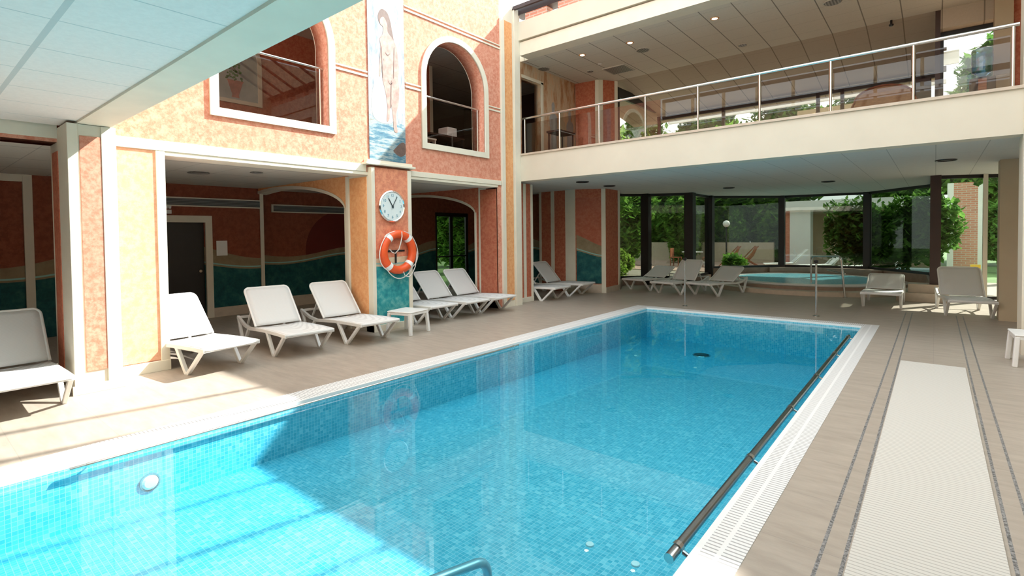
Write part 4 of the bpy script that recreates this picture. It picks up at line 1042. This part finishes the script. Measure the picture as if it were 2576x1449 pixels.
MB().tube([Vector(p) for p in ((0.085, 0.02, 0.37), (0.09, 0.02, 0.28), (0.088, -0.01, 0.16), (0.07, -0.04, 0.05), (0.03, -0.09, -0.02), (0.02, -0.15, 0.0), (0.04, -0.22, 0.06))], 0.009, 8).build('hanging_rope', 'rope', lr, True)
MB().tube([Vector(p) for p in ((0.08, 0.05, -0.36), (0.06, 0.10, -0.44), (0.05, 0.20, -0.46), (0.05, 0.28, -0.40), (0.06, 0.34, -0.28), (0.07, 0.36, -0.12), (0.07, 0.38, 0.0))], 0.008, 8).build('hanging_rope', 'rope', lr, True)
t = thing('ring_bracket', 'dark metal bracket on the pier inside the life ring', 'bracket', (PXF, 5.90, 1.42))
MB().box(0.0, 0.02, -0.20, 0.20, -0.015, 0.015).build('crossbar', 'black', t)
MB().box(0.0, 0.02, -0.015, 0.015, -0.22, -0.015).build('upright', 'black', t)

# ------------------------------------------------------------------ sun loungers
LW = 0.72
def rail_curve():
    return [(0.0, 0.335), (-0.25, 0.335), (-0.75, 0.325), (-1.10, 0.305), (-1.35, 0.285), (-1.60, 0.31), (-1.80, 0.375), (-1.92, 0.41)]
def make_lounger(angle, label, group=None):
    t = thing('sun_lounger', label, 'sun lounger', (0, 0, 0), 0, group)
    h = LW/2
    for s in (-1, 1):
        MB().beam([(x, s*(h-0.022), z) for x, z in rail_curve()], 0.04, 0.052).build('side_rail', 'white_plastic', t, bevel=0.006)
    for x, z in ((-0.02, 0.335), (-1.12, 0.305), (-1.90, 0.405)):
        MB().box(x-0.022, x+0.022, -h+0.02, h-0.02, z-0.022, z+0.018).build('cross_bar', 'white_plastic', t, bevel=0.005)
    # seat sling, slightly dished
    b = MB(); ny = 8; xs = [0.012, -0.02, -0.3, -0.6, -0.9, -1.14]
    g = [[b.bm.verts.new((x, (-h + 0.02) + (LW-0.04)*j/ny, 0.366 - 0.02*math.sin(PI*j/ny)*(0.3 if i < 2 else 1) - (0.03 if i == 0 else 0) - 0.028*(max(0, -x-0.4)/0.74))) for j in range(ny+1)] for i, x in enumerate(xs)]
    for i in range(len(xs)-1):
        for j in range(ny): b.bm.faces.new((g[i][j], g[i+1][j], g[i+1][j+1], g[i][j+1]))
    o = b.build('seat_sling', 'sling', t, True); sm = o.modifiers.new('solid', 'SOLIDIFY'); sm.thickness = 0.008
    # backrest pivoting at the hinge
    a = math.radians(angle); L = 0.74; hx_, hz_ = -1.13, 0.345
    bk = bpy.data.objects.new('backrest', None)
    def bp(d, off=0.0):   # distance along the back, offset normal
        cur = 0.05*math.sin(PI*min(1, d/L))*0.5
        return (hx_ - d*math.cos(a) - (off - cur)*math.sin(a), hz_ + d*math.sin(a) - (cur - off)*math.cos(a))
    b = MB(); nd = 10
    g = []
    for i in range(nd+1):
        d = L*i/nd; x, z = bp(d)
        hw = h - 0.02
        if d > L - 0.06: hw -= 0.05*(1 - math.sqrt(max(0, 1 - ((d-(L-0.06))/0.06)**2)))
        g.append([b.bm.verts.new((x, -hw + 2*hw*j/ny, z)) for j in range(ny+1)])
    for i in range(nd):
        for j in range(ny): b.bm.faces.new((g[i][j], g[i+1][j], g[i+1][j+1], g[i][j+1]))
    o = b.build('backrest', 'sling', t, True); sm = o.modifiers.new('solid', 'SOLIDIFY'); sm.thickness = 0.01
    fr = [(d, s) for s, ds in ((-1, [0, 0.25, 0.5, L-0.08]), (1, [L-0.08, 0.5, 0.25, 0])) for d in ds]
    P = []
    for d, s in fr[:4]: x, z = bp(d, -0.006); P.append((x, s*(h-0.018), z))
    for k in range(1, 5):
        q = PI/2*k/5; x, z = bp(L-0.08 + 0.08*math.sin(q), -0.006); P.append((x, -(h-0.018) + 0.08*(1-math.cos(q)), z))
    for k in range(4, 0, -1):
        q = PI/2*k/5; x, z = bp(L-0.08 + 0.08*math.sin(q), -0.006); P.append((x, (h-0.018) - 0.08*(1-math.cos(q)), z))
    for d, s in fr[4:]: x, z = bp(d, -0.006); P.append((x, s*(h-0.018), z))
    MB().tube(P, 0.017, 8).build('backrest_frame', 'white_plastic', o, True)
    # prop of the back
    x, z = bp(0.42, -0.01)
    for s in (-1, 1):
        MB().beam([(x, s*(h-0.07), z), (-1.62, s*(h-0.07), 0.31)], 0.03, 0.02).build('back_prop', 'white_plastic', t)
    # V legs
    for s in (-1, 1):
        y = s*(h - 0.022)
        MB().beam([(-0.68, y, 0.32), (-0.47, y, 0.035), (-0.43, y, 0.0)], 0.045, 0.055).beam([(-0.06, y, 0.33), (-0.38, y, 0.04), (-0.42, y, 0.0)], 0.042, 0.045).build('leg', 'white_plastic', t, bevel=0.006)
        MB().beam([(-1.88, y, 0.40), (-1.72, y, 0.035), (-1.70, y, 0.0)], 0.045, 0.055).beam([(-1.42, y, 0.285), (-1.64, y, 0.04), (-1.67, y, 0.0)], 0.042, 0.045).build('leg', 'white_plastic', t, bevel=0.006)
    return t
G1 = 'white sun loungers along the left facade'
L_hi = make_lounger(48, 'raised white sun lounger cut by the left picture edge, before the left pillar', G1)
L_hi.location = (-6.55, 0.80, 0); L_hi.rotation_euler = (0, 0, 0)
spots = [(-6.80, 2.74, 7, 'raised white sun lounger beside the peach pier, its foot in the sun'),
         (-6.80, 3.78, -5, 'raised white sun lounger in the middle of the left opening'),
         (-6.70, 4.90, -2, 'raised white sun lounger left of the small white table'),
         (-7.25, 6.78, 0, 'white sun lounger just right of the small table, its back hidden by the central pier'),
         (-7.18, 7.64, 0, 'raised white sun lounger in the middle of the right opening'),
         (-7.15, 8.48, 0, 'raised white sun lounger with its foot before the corner pier'),
         (-7.25, 10.84, 0, 'white sun lounger just behind the corner pier, its back hidden'),
         (-7.22, 12.05, 2, 'raised white sun lounger before the rear left wall, beside the teal mural panel')]
for x, y, r, lab in spots:
    c = copy_tree(L_hi); c.location = (x, y, 0); c.rotation_euler = (0, 0, math.radians(r)); c['label'] = lab
c = copy_tree(L_hi); c.location = (-5.72, 13.28, 0); c.rotation_euler = (0, 0, math.radians(-100)); c['label'] = 'white sun lounger with upright back, middle of the three near the hot tub'; c['group'] = 'white sun loungers at the rear windows'
L_lo = make_lounger(24, 'white sun lounger with low back, leftmost of the three near the hot tub', 'white sun loungers at the rear windows')
L_lo.location = (-6.80, 13.75, 0); L_lo.rotation_euler = (0, 0, math.radians(-98))
L_md = make_lounger(30, 'white sun lounger right of the trio, nearest the hot tub', 'white sun loungers at the rear windows')
L_md.location = (-4.82, 13.50, 0); L_md.rotation_euler = (0, 0, math.radians(-103))
c = copy_tree(L_lo); c.location = (-0.90, 13.42, 0); c.rotation_euler = (0, 0, math.radians(-90)); c['label'] = 'single white sun lounger right of the hot tub, foot towards the pool'
c = copy_tree(L_hi); c.location = (0.55, 12.80, 0); c.rotation_euler = (0, 0, math.radians(-84)); c['label'] = 'sunlit white sun lounger beside the tan column'; c['group'] = 'white sun loungers at the rear windows'

# ------------------------------------------------------------------ small tables
def make_table(label, group=None):
    t = thing('side_table', label, 'table', (0, 0, 0), 0, group)
    s = 0.255
    MB().box(-s, s, -s, s, 0.375, 0.40).build('tabletop', 'white_plastic', t, bevel=0.012)
    b = MB()
    for a in (-1, 1): b.box(-s+0.02, s-0.02, a*(s-0.02)-0.012, a*(s-0.02)+0.012, 0.335, 0.376).box(a*(s-0.02)-0.012, a*(s-0.02)+0.012, -s+0.02, s-0.02, 0.335, 0.376)
    b.build('apron', 'white_plastic', t, bevel=0.004)
    for a in (-1, 1):
        for c_ in (-1, 1):
            bb = MB(); x0, y0 = a*(s-0.03), c_*(s-0.03); x1, y1 = a*(s-0.005), c_*(s-0.005)
            bb.beam([(x0, y0, 0.37), (x1, y1, 0.0)], 0.055, 0.05, (0, 1, 0)); bb.build('leg', 'white_plastic', t, bevel=0.008)
    return t
tb = make_table('small square white table at the foot of the central pier', 'white resin side tables')
tb.location = (-7.12, 5.78, 0); tb.rotation_euler = (0, 0, math.radians(12))
c = copy_tree(tb); c.location = (1.0, 9.02, 0); c.rotation_euler = (0, 0, 0.05); c['label'] = 'small white table cut by the right edge of the picture'

# ------------------------------------------------------------------ pool fittings
def pool_rail(x, y0, y1, r, m, lab, wall_dx, n=6):
    t = thing('pool_rail', lab, 'rail', (x, 0, -0.02), 0, 'grab rails along the pool walls')
    MB().tube([(0, y0, 0), (0, y1, 0)], r, 14).build('bar', m, t, True)
    for k in range(n):
        y = y0 + 0.12 + (y1 - y0 - 0.24)*k/(n-1)
        MB().tube([(0, y, 0), (wall_dx, y, -0.03)], r*0.5, 8).build('bracket', m, t, True)
        MB().lathe([(r*1.25, -0.02), (r*1.25, 0.02)], (0, y, 0), 12, 'y').build('clamp', 'steel', t)
pool_rail(-1.075, 2.58, 9.9, 0.027, 'steel_dark', 'dark wet steel grab rail along the right side of the pool', 0.075)
pool_rail(-4.985, 0.83, 6.2, 0.013, 'steel', 'thin bright grab rail along the left side of the pool', -0.055, 4)
t = thing('stair_handrail', 'submerged steel handrail bending down at the near edge of the picture', 'handrail', (-1.95, 0, 0))
MB().tube(railpts([(0, -0.45, 0.0), (0, -0.45, 0.46), (0, 2.12, -0.14), (0, 2.13, -0.50)], 0.10), 0.026, 12).build('tube', 'tube_teal', t, True)
def post(x, y, lab):
    t = thing('deck_post', lab, 'post', (x, y, 0), 0, 'steel posts at the far pool edge')
    MB().tube([(0, 0, 0), (0, 0, 1.06)], 0.019, 10).build('pole', 'steel', t, True)
    MB().lathe([(0.06, 0), (0.06, 0.01), (0.03, 0.025), (0.02, 0.03)], (0, 0, 0), 16).build('flange', 'steel', t)
    MB().lathe([(0.02, 1.05), (0.04, 1.07), (0.04, 1.11), (0.0, 1.12)], (0, 0, 0), 14).build('cap', 'black', t)
post(-4.43, 11.62, 'slim steel post at the far pool edge in front of the lounger trio')
post(-1.82, 11.70, 'slim steel post at the far pool edge in front of the hot tub')
# drain and inlets on the pool floor
t = thing('floor_drain', 'dark round drain on the pool floor near the far end', 'drain', (-3.42, 9.8, fz(9.8) + 0.006))
MB().lathe([(0, 0.0), (0.14, 0.0), (0.12, 0.012), (0, 0.012)], (0, 0, 0), 20).build('cover', 'ink', t); MB().lathe([(0.14, 0), (0.165, 0), (0.16, 0.008), (0.14, 0.008)], (0, 0, 0), 20, loop=True).build('rim', 'steel', t)
inl = [(-1.88, 3.12, 'white inlet fitting on the near pool floor, upper of the two'), (-1.53, 3.12, 'white inlet fitting on the near pool floor, nearest the dark rail end'), (-4.37, 8.97, 'white inlet fitting left of the floor drain'), (-3.16, 8.75, 'white inlet fitting in front of the floor drain')]
base = None
for x, y, lab in inl:
    if base is None:
        base = thing('pool_inlet', lab, 'inlet', (x, y, fz(y) + 0.002), 0, 'white inlets on the pool floor')
        MB().lathe([(0, 0.012), (0.012, 0.012), (0.028, 0.008), (0.03, 0.0), (0, 0.0)], (0, 0, 0), 14).build('cap', 'white', base)
    else:
        c = copy_tree(base); c.location = (x, y, fz(y) + 0.002); c['label'] = lab
t = thing('underwater_lamp', 'round white underwater lamp on the left pool wall', 'lamp', (PX0 + 0.006, 1.35, -0.33)); t.scale = (1, 0.7, 0.7)
MB().lathe([(0, 0.02), (0.06, 0.018), (0.085, 0.008), (0.09, 0.0), (0, 0.0)], (0, 0, 0), 20, 'x').build('lens', 'white', t)
MB().lathe([(0.09, 0.0), (0.11, 0.0), (0.105, 0.012), (0.09, 0.01)], (0, 0, 0), 20, 'x', True).build('rim', 'steel', t)

# runner mat
tag(MB().box(-0.335, 0.295, 0.2, 8.30, 0.0, 0.012).build('floor_mat', 'mat'), 'long pale ribbed anti-slip mat on the right hand deck', 'mat')

# ------------------------------------------------------------------ garden
S('ground_lawn', 'garden lawn outside the rear windows', MB().box(-40, 30, 21.6, 70, -0.25, -0.05).box(-40, -12.65, -4, 21.6, -0.25, -0.05).box(-12.65, 4.2, 22, 21.6, -0.25, -0.05).box(4.3, 30, 10, 21.6, -0.25, -0.05).build('t', 'grass'), 'ground')
S('ground_terrace', 'pink paved terrace in the garden', MB().box(-14, -4.5, 22.4, 31, -0.05, 0.0).build('t', 'paving'), 'ground')
def leaves(bm, n, cx, cy, cz, rx, ry, rz_, size):
    for i in range(n):
        while True:
            v = Vector((random.uniform(-1, 1), random.uniform(-1, 1), random.uniform(-1, 1)))
            if 0.3 < v.length < 1: break
        v *= (0.75 + 0.25*math.sin(v.x*7)*math.cos(v.y*6))
        p = Vector((cx + v.x*rx, cy + v.y*ry, cz + v.z*rz_))
        s = size*random.uniform(0.6, 1.4)
        q = Matrix.Rotation(random.uniform(0, 2*PI), 3, 'Z') @ Matrix.Rotation(random.uniform(-1.0, 1.0), 3, 'X')
        vs = [bm.verts.new(p + q @ Vector(w_)) for w_ in ((-s*0.45, 0, 0), (0, -s, 0.1*s), (s*0.45, 0, 0), (0, s, 0.1*s))]
        bm.faces.new(vs)
def tree_mesh(name, n, size, mname, blobs):
    bm = bmesh.new()
    tot = sum(bl[3]*bl[4]*bl[5] for bl in blobs)
    for bl in blobs: leaves(bm, int(n*bl[3]*bl[4]*bl[5]/tot), *bl, size)
    me = bpy.data.meshes.new(name); bm.to_mesh(me); bm.free(); me.materials.append(M[mname]); return me
TM = {
 'round': tree_mesh('crown_round', 9000, 0.16, 'leaf_dark', [(0, 0, 4.6, 1.9, 1.7, 1.9), (-1.0, 0.2, 3.6, 1.3, 1.2, 1.1), (1.1, -0.2, 3.9, 1.3, 1.2, 1.2), (0.2, 0, 6.1, 1.2, 1.1, 1.1)]),
 'mid': tree_mesh('crown_mid', 9000, 0.14, 'leaf_mid', [(0, 0, 3.4, 1.7, 1.5, 1.8), (0.9, 0.3, 2.4, 1.1, 1.0, 1.0), (-0.9, 0, 2.7, 1.2, 1.0, 1.1), (0, 0, 5.0, 1.1, 1.1, 1.0)]),
 'wall': tree_mesh('crown_wall', 9000, 0.24, 'leaf_mid', [(0, 0, 1.4, 1.5, 1.1, 1.5), (0.6, 0, 3.2, 1.4, 1.1, 1.5), (-0.7, 0, 2.9, 1.3, 1.1, 1.4), (0, 0, 4.4, 1.0, 0.9, 0.9)]),
 'wall2': tree_mesh('crown_wall_mid', 9000, 0.24, 'leaf_mid', [(0, 0, 1.3, 1.5, 1.1, 1.4), (-0.5, 0, 3.0, 1.4, 1.1, 1.5), (0.8, 0, 2.6, 1.2, 1.1, 1.3), (0.1, 0, 4.3, 1.1, 0.9, 1.0)]),
 'hedge': tree_mesh('foliage_hedge', 8000, 0.12, 'leaf_dark', [(0, 0, 1.1, 1.3, 0.6, 1.2), (0.8, 0, 1.4, 0.9, 0.6, 1.1), (-0.8, 0, 1.3, 0.9, 0.6, 1.1)]),
 'shrub': tree_mesh('foliage_shrub', 2200, 0.11, 'leaf_lime', [(0, 0, 0.55, 0.55, 0.5, 0.55), (0.3, 0, 0.4, 0.4, 0.4, 0.4)]),
 'dshrub': tree_mesh('foliage_dark_shrub', 2600, 0.10, 'leaf_mid', [(0, 0, 0.5, 0.7, 0.6, 0.5), (0.4, 0, 0.4, 0.5, 0.4, 0.4)]),
}
bmt = MB().tube([(0, 0, -0.1), (0.05, 0, 1.0), (-0.05, 0.05, 2.2), (0.0, 0, 4.0)], [0.22, 0.17, 0.14, 0.06], 10)
tr0 = bmt.build('trunk', 'bark', None, True); TRUNK = tr0.data; bpy.data.objects.remove(tr0)
bmt = MB()
for k in range(7):
    a = 2*PI*k/7; bmt.tube([(0.02*math.cos(a), 0.02*math.sin(a), 0), (0.25*math.cos(a), 0.2*math.sin(a), 0.5 + 0.06*k)], [0.02, 0.006], 6)
st0 = bmt.build('stem', 'bark'); STEM = st0.data; bpy.data.objects.remove(st0)
def plant(kind, x, y, sc, lab, cat, name, group, rz_=0.0, z=-0.05):
    t = thing(name, lab, cat, (x, y, z), rz_, group); t.scale = (sc, sc, sc)
    tall = kind in ('round', 'mid', 'wall', 'wall2'); part = 'crown' if tall else 'foliage'
    o = bpy.data.objects.new(part, TM[kind]); COL.objects.link(o); o.parent = t
    o = bpy.data.objects.new('trunk' if tall else 'stems', TRUNK if tall else STEM); COL.objects.link(o); o.parent = t
    return t
GT = 'dense trees behind the low garden wall'
row = [(-21.0, 31.5, 1.5), (-18.2, 32.0, 1.6), (-15.4, 32.8, 1.5), (-12.7, 32.4, 1.5), (-10.0, 32.8, 1.6), (-7.2, 32.6, 1.5), (-1.4, 33.6, 1.5), (1.6, 33.4, 1.5), (4.6, 33.0, 1.5)]
for i, (x, y, sc) in enumerate(row):
    plant('wall' if i % 2 else 'wall2', x, y, sc, 'dense leafy tree in the dark green row at the back of the garden', 'tree', 'garden_tree', GT, i * 1.3)
row = [(-24.0, 38.0, 1.7), (-18.5, 39.0, 1.7), (-13.0, 38.5, 1.8), (-8.0, 39.0, 1.7), (-3.0, 39.0, 1.8), (2.5, 39.5, 1.7), (8.0, 39.0, 1.8)]
for i, (x, y, sc) in enumerate(row):
    plant('round', x, y, sc, 'tall dark tree rising behind the back row of the garden', 'tree', 'tall_tree', 'tall trees behind the garden row', i * 0.9)
plant('wall', -12.6, 24.4, 1.0, 'big dark bush filling the leftmost rear window', 'bush', 'garden_bush', 'big garden bushes', 0.3)
plant('wall2', -10.9, 28.3, 0.85, 'mid green bush between the first two dark window posts', 'bush', 'garden_bush', 'big garden bushes', 1.3)
plant('wall', -8.9, 29.0 + 2.0, 0.62, 'light green bush left of the globe lamp', 'bush', 'garden_bush', 'big garden bushes', 2.0)
GH = 'hedge bushes close to the rear windows'
plant('hedge', -1.30, 23.0, 1.35, 'dark hedge bush filling the window left of the big dark post', 'hedge', 'hedge_bush', GH, 0.1)
plant('hedge', 2.9, 28.0, 1.3, 'dark hedge bush behind the brick garden pillar', 'hedge', 'hedge_bush', GH, 0.4)
for i, (x, y, s, lab) in enumerate(((-9.2, 16.9, 0.9, 'lime green shrub at the foot of the leftmost rear window'), (-10.0, 18.9, 1.1, 'second lime green shrub left of the first dark window post'),
        (2.35, 22.9, 1.0, 'lime shrub by the brick pillar right of the big post'))):
    plant('shrub', x, y, s, lab, 'shrub', 'lime_shrub', 'lime green garden shrubs', i)
for i, (x, y, s, lab) in enumerate(((-12.2, 21.2, 1.2, 'mid green shrub behind the lime shrubs at left'), (-6.7, 23.0, 0.9, 'low green shrub in front of the wooden deck chairs'))):
    plant('dshrub', x, y, s, lab, 'shrub', 'green_shrub', 'low green garden shrubs', i)
# trees beyond the gallery garden door
plant('wall', -16.5, 16.8, 0.9, 'dark bush seen through the gallery garden door', 'bush', 'garden_bush', 'bushes beyond the gallery door', 0.5)
plant('wall2', -20.5, 20.0, 1.2, 'mid green bush far behind the gallery garden door', 'bush', 'garden_bush', 'bushes beyond the gallery door', 0.5)
# upper level foliage right behind the balcony glazing
plant('mid', -10.4, 17.0, 1.25, 'tree pressing against the upper left rear glazing', 'tree', 'garden_tree', 'trees at the balcony windows', 0.9)
plant('round', 1.75, 21.6, 1.1, 'bright green tree behind the water cooler', 'tree', 'garden_tree', 'trees at the balcony windows', 2.1)
# globe lamp
t = thing('globe_lamp', 'white globe garden lamp on a dark pole', 'lamp', (-8.16, 27.0, 0))
MB().tube([(0, 0, 0), (0, 0, 1.95)], 0.04, 8).build('pole', 'black', t)
MB().lathe([(0.0, -0.17)] + [(0.17*math.sin(PI*k/10), -0.17*math.cos(PI*k/10)) for k in range(1, 10)] + [(0.0, 0.17)], (0, 0, 2.1), 20).build('globe', 'white', t, True)
# low garden wall
S('wall_garden', 'low pale garden wall behind the deck chairs', MB().box(-16.5, -6.6, 29.8, 30.0, -0.05, 1.1).build('t', 'stepcream'), 'wall')
# deck chairs
dc = thing('deck_chair', 'red brown wooden deck chair, left of the pair on the pink terrace', 'chair', (-7.6, 26.0, 0), 0.5, 'wooden deck chairs on the terrace')
for s in (-0.28, 0.28):
    MB().beam([(-0.55, s, 0.0), (0.35, s, 1.0)], 0.04, 0.04).build('frame', 'redwood', dc)
    MB().beam([(0.45, s, 0.0), (-0.35, s, 0.5)], 0.04, 0.04).build('frame', 'redwood', dc)
MB().beam([(-0.35, 0, 0.45), (-0.05, 0, 0.33), (0.15, 0, 0.55), (0.33, 0, 0.98)], 0.5, 0.015).build('slats', 'redwood', dc)
c = copy_tree(dc); c.location = (-6.9, 26.3, 0); c['label'] = 'red brown wooden deck chair, right of the pair on the pink terrace'
t = thing('garden_table', 'round garden table on the pink terrace between the window posts', 'table', (-9.3, 25.4, 0))
MB().lathe([(0, 0.70), (0.5, 0.70), (0.5, 0.73), (0, 0.73)], (0, 0, 0), 20).build('top', 'white', t); MB().tube([(0, 0, 0), (0, 0, 0.70)], 0.04, 8).build('stem', 'black', t)
MB().lathe([(0, 0), (0.25, 0), (0.22, 0.03), (0, 0.04)], (0, 0, 0), 16).build('foot', 'black', t)
for (x, y, r, lab) in ((-10.1, 25.3, 0.0, 'red brown chair left of the round garden table'), (-8.55, 25.5, PI, 'red brown chair right of the round garden table')):
    t = thing('garden_chair', lab, 'chair', (x, y, 0), r, 'chairs at the round garden table')
    MB().box(-0.22, 0.22, -0.22, 0.22, 0.42, 0.46).build('seat', 'redwood', t); MB().box(-0.22, -0.19, -0.22, 0.22, 0.46, 0.9).build('backrest', 'redwood', t)
    for sx in (-0.2, 0.2):
        for sy in (-0.2, 0.2): MB().box(sx-.02, sx+.02, sy-.02, sy+.02, 0, 0.42).build('leg', 'redwood', t)
# white garden loungers folded up
gl = thing('garden_lounger', 'white slatted garden lounger, leftmost of three before the pavilion', 'sun lounger', (-5.0, 24.9, -0.05), 0.35, 'white garden loungers before the pavilion')
for s in (-0.3, 0.3): MB().beam([(-0.9, s, 0.3), (0.3, s, 0.35)], 0.04, 0.05).build('side_rail', 'white', gl); MB().beam([(0.2, s, 0.35), (0.8, s, 0.95)], 0.04, 0.05).build('back_rail', 'white', gl)
MB().beam([(-0.9, 0, 0.33), (0.3, 0, 0.37), (0.8, 0, 0.95)], 0.56, 0.015).build('slats', 'white', gl)
for sx in (-0.8, 0.2):
    for s in (-0.28, 0.28): MB().box(sx-.02, sx+.02, s-.02, s+.02, 0, 0.32).build('leg', 'white', gl)
for x, lab in ((-3.55, 'white slatted garden lounger, middle of three before the pavilion'), (-2.1, 'white slatted garden lounger, rightmost of three before the pavilion')):
    c = copy_tree(gl); c.location = (x, 24.4, -0.05); c.rotation_euler = (0, 0, 0.5); c['label'] = lab
# pavilion
pv = thing('pavilion', 'pale garden pavilion with thick columns and flat roof band', 'building', (-3.2, 29.0, -0.05))
MB().box(-2.8, 3.6, -0.6, 1.6, 2.75, 3.20).build('roof_band', 'white', pv)
MB().box(-2.4, -1.5, -0.4, 0.3, 0.0, 2.75).build('column', 'white', pv); MB().box(1.6, 2.0, -0.4, 0.3, 0.0, 2.75).build('column', 'white', pv)
MB().box(-2.7, -2.4, -0.1, 0.3, 0.0, 2.75).build('column', 'terra', pv)
MB().box(-2.7, 3.4, 1.4, 1.6, 0.0, 2.75).build('rear_wall', 'tan', pv)
# outdoor pool
gp = thing('garden_pool', 'small blue outdoor pool beyond the hot tub windows', 'pool', (-1.3, 26.72, -0.05))
MB().box(-1.9, 1.3, -1.3, 1.3, 0.0, 0.06).build('water', 'garden_pool', gp); 
b = MB().box(-2.2, 1.6, -1.6, -1.3, 0, 0.10).box(-2.2, 1.6, 1.3, 1.6, 0, 0.10).box(-2.2, -1.9, -1.3, 1.3, 0, 0.10).box(1.3, 1.6, -1.3, 1.3, 0, 0.10); b.build('rim', 'coping', gp)
# brick pillar outside right
bp_ = thing('garden_pillar', 'red brick garden pillar with pale edges outside the right window', 'pillar', (0.95, 24.6, -0.05))
MB().box(-0.45, 0.2, -0.2, 0.2, 0, 3.4).build('shaft', 'brick', bp_); MB().box(-0.62, -0.45, -0.2, 0.2, 0, 3.4).build('edge', 'white', bp_); MB().box(0.2, 0.32, -0.2, 0.2, 0, 3.4).build('edge', 'white', bp_)
t = thing('warning_sign', 'yellow folding floor sign outside the right window', 'sign', (1.0, 22.2, -0.05))
MB().beam([(0, -0.12, 0), (0, 0.0, 0.6)], 0.25, 0.02, (1, 0, 0)).build('panel', 'yellow', t); MB().beam([(0, 0.12, 0), (0, 0.0, 0.6)], 0.25, 0.02, (1, 0, 0)).build('panel', 'yellow', t)
# the neighbouring wing seen above the trees
nb = thing('garden_building', 'long pale building wing beyond the garden trees', 'building', (-26, 47, -0.1))
MB().box(-9, 7, 0, 2, 0, 4.6).build('wall', 'stepcream', nb); MB().box(-9.3, 7.3, -0.4, 2.2, 4.6, 4.9).build('roof', 'tan', nb)
for x in (-7, -4.5, -2, 0.5, 3): MB().box(x, x+1.2, -0.03, 0.02, 1.0, 2.6).build('window', 'black', nb)

# ------------------------------------------------------------------ light
sx, sy, sz = 0.58, 0.97, 1.0
sun = bpy.data.lights.new('sun', 'SUN'); sun.energy = 10.5; sun.angle = math.radians(0.6); sun.color = (1.0, 0.955, 0.90)
so = bpy.data.objects.new('sun', sun); COL.objects.link(so)
so.rotation_euler = Vector((sx, sy, sz)).to_track_quat('Z', 'Y').to_euler(); so.location = (6, 14, 14)
wd = bpy.data.worlds.new('sky'); scene.world = wd; wd.use_nodes = True
nt = wd.node_tree; nt.nodes.clear()
bg = nt.nodes.new('ShaderNodeBackground'); wo = nt.nodes.new('ShaderNodeOutputWorld')
tc = nt.nodes.new('ShaderNodeTexCoord'); sp_ = nt.nodes.new('ShaderNodeSeparateXYZ'); nt.links.new(tc.outputs['Generated'], sp_.inputs[0])
rp = nt.nodes.new('ShaderNodeValToRGB'); nt.links.new(sp_.outputs[2], rp.inputs[0])
rp.color_ramp.elements[0].position = 0.0; rp.color_ramp.elements[0].color = (0.86, 0.91, 0.94, 1)
rp.color_ramp.elements[1].position = 0.7; rp.color_ramp.elements[1].color = (0.85, 0.93, 0.98, 1)
nt.links.new(rp.outputs[0], bg.inputs[0]); bg.inputs[1].default_value = 2.6
nt.links.new(bg.outputs[0], wo.inputs[0])

# ------------------------------------------------------------------ camera
cam = bpy.data.cameras.new('camera'); co = bpy.data.objects.new('camera', cam); COL.objects.link(co)
yaw, pitch, roll = 0.6878, -0.0254, -0.0116
F = Vector((-math.sin(yaw)*math.cos(pitch), math.cos(yaw)*math.cos(pitch), math.sin(pitch)))
r_ = Vector((math.cos(yaw), math.sin(yaw), 0)); u_ = r_.cross(F)
R_ = r_*math.cos(roll) + u_*math.sin(roll); U_ = u_*math.cos(roll) - r_*math.sin(roll)
co.matrix_world = Matrix(((R_.x, U_.x, -F.x, 0), (R_.y, U_.y, -F.y, 0), (R_.z, U_.z, -F.z, 1.7), (0, 0, 0, 1)))
cam.sensor_width = 36; cam.sensor_fit = 'HORIZONTAL'; cam.lens = 1296.58/2576*36
cam.shift_x = 0.0; cam.shift_y = (622.006 - 724.5)/2576
cam.clip_start = 0.05; cam.clip_end = 300
scene.camera = co
scene.view_settings.view_transform = 'Standard'; scene.view_settings.look = 'None'
scene.view_settings.gamma = 1.0; scene.view_settings.use_curve_mapping = False
scene.view_settings.exposure = 0.45
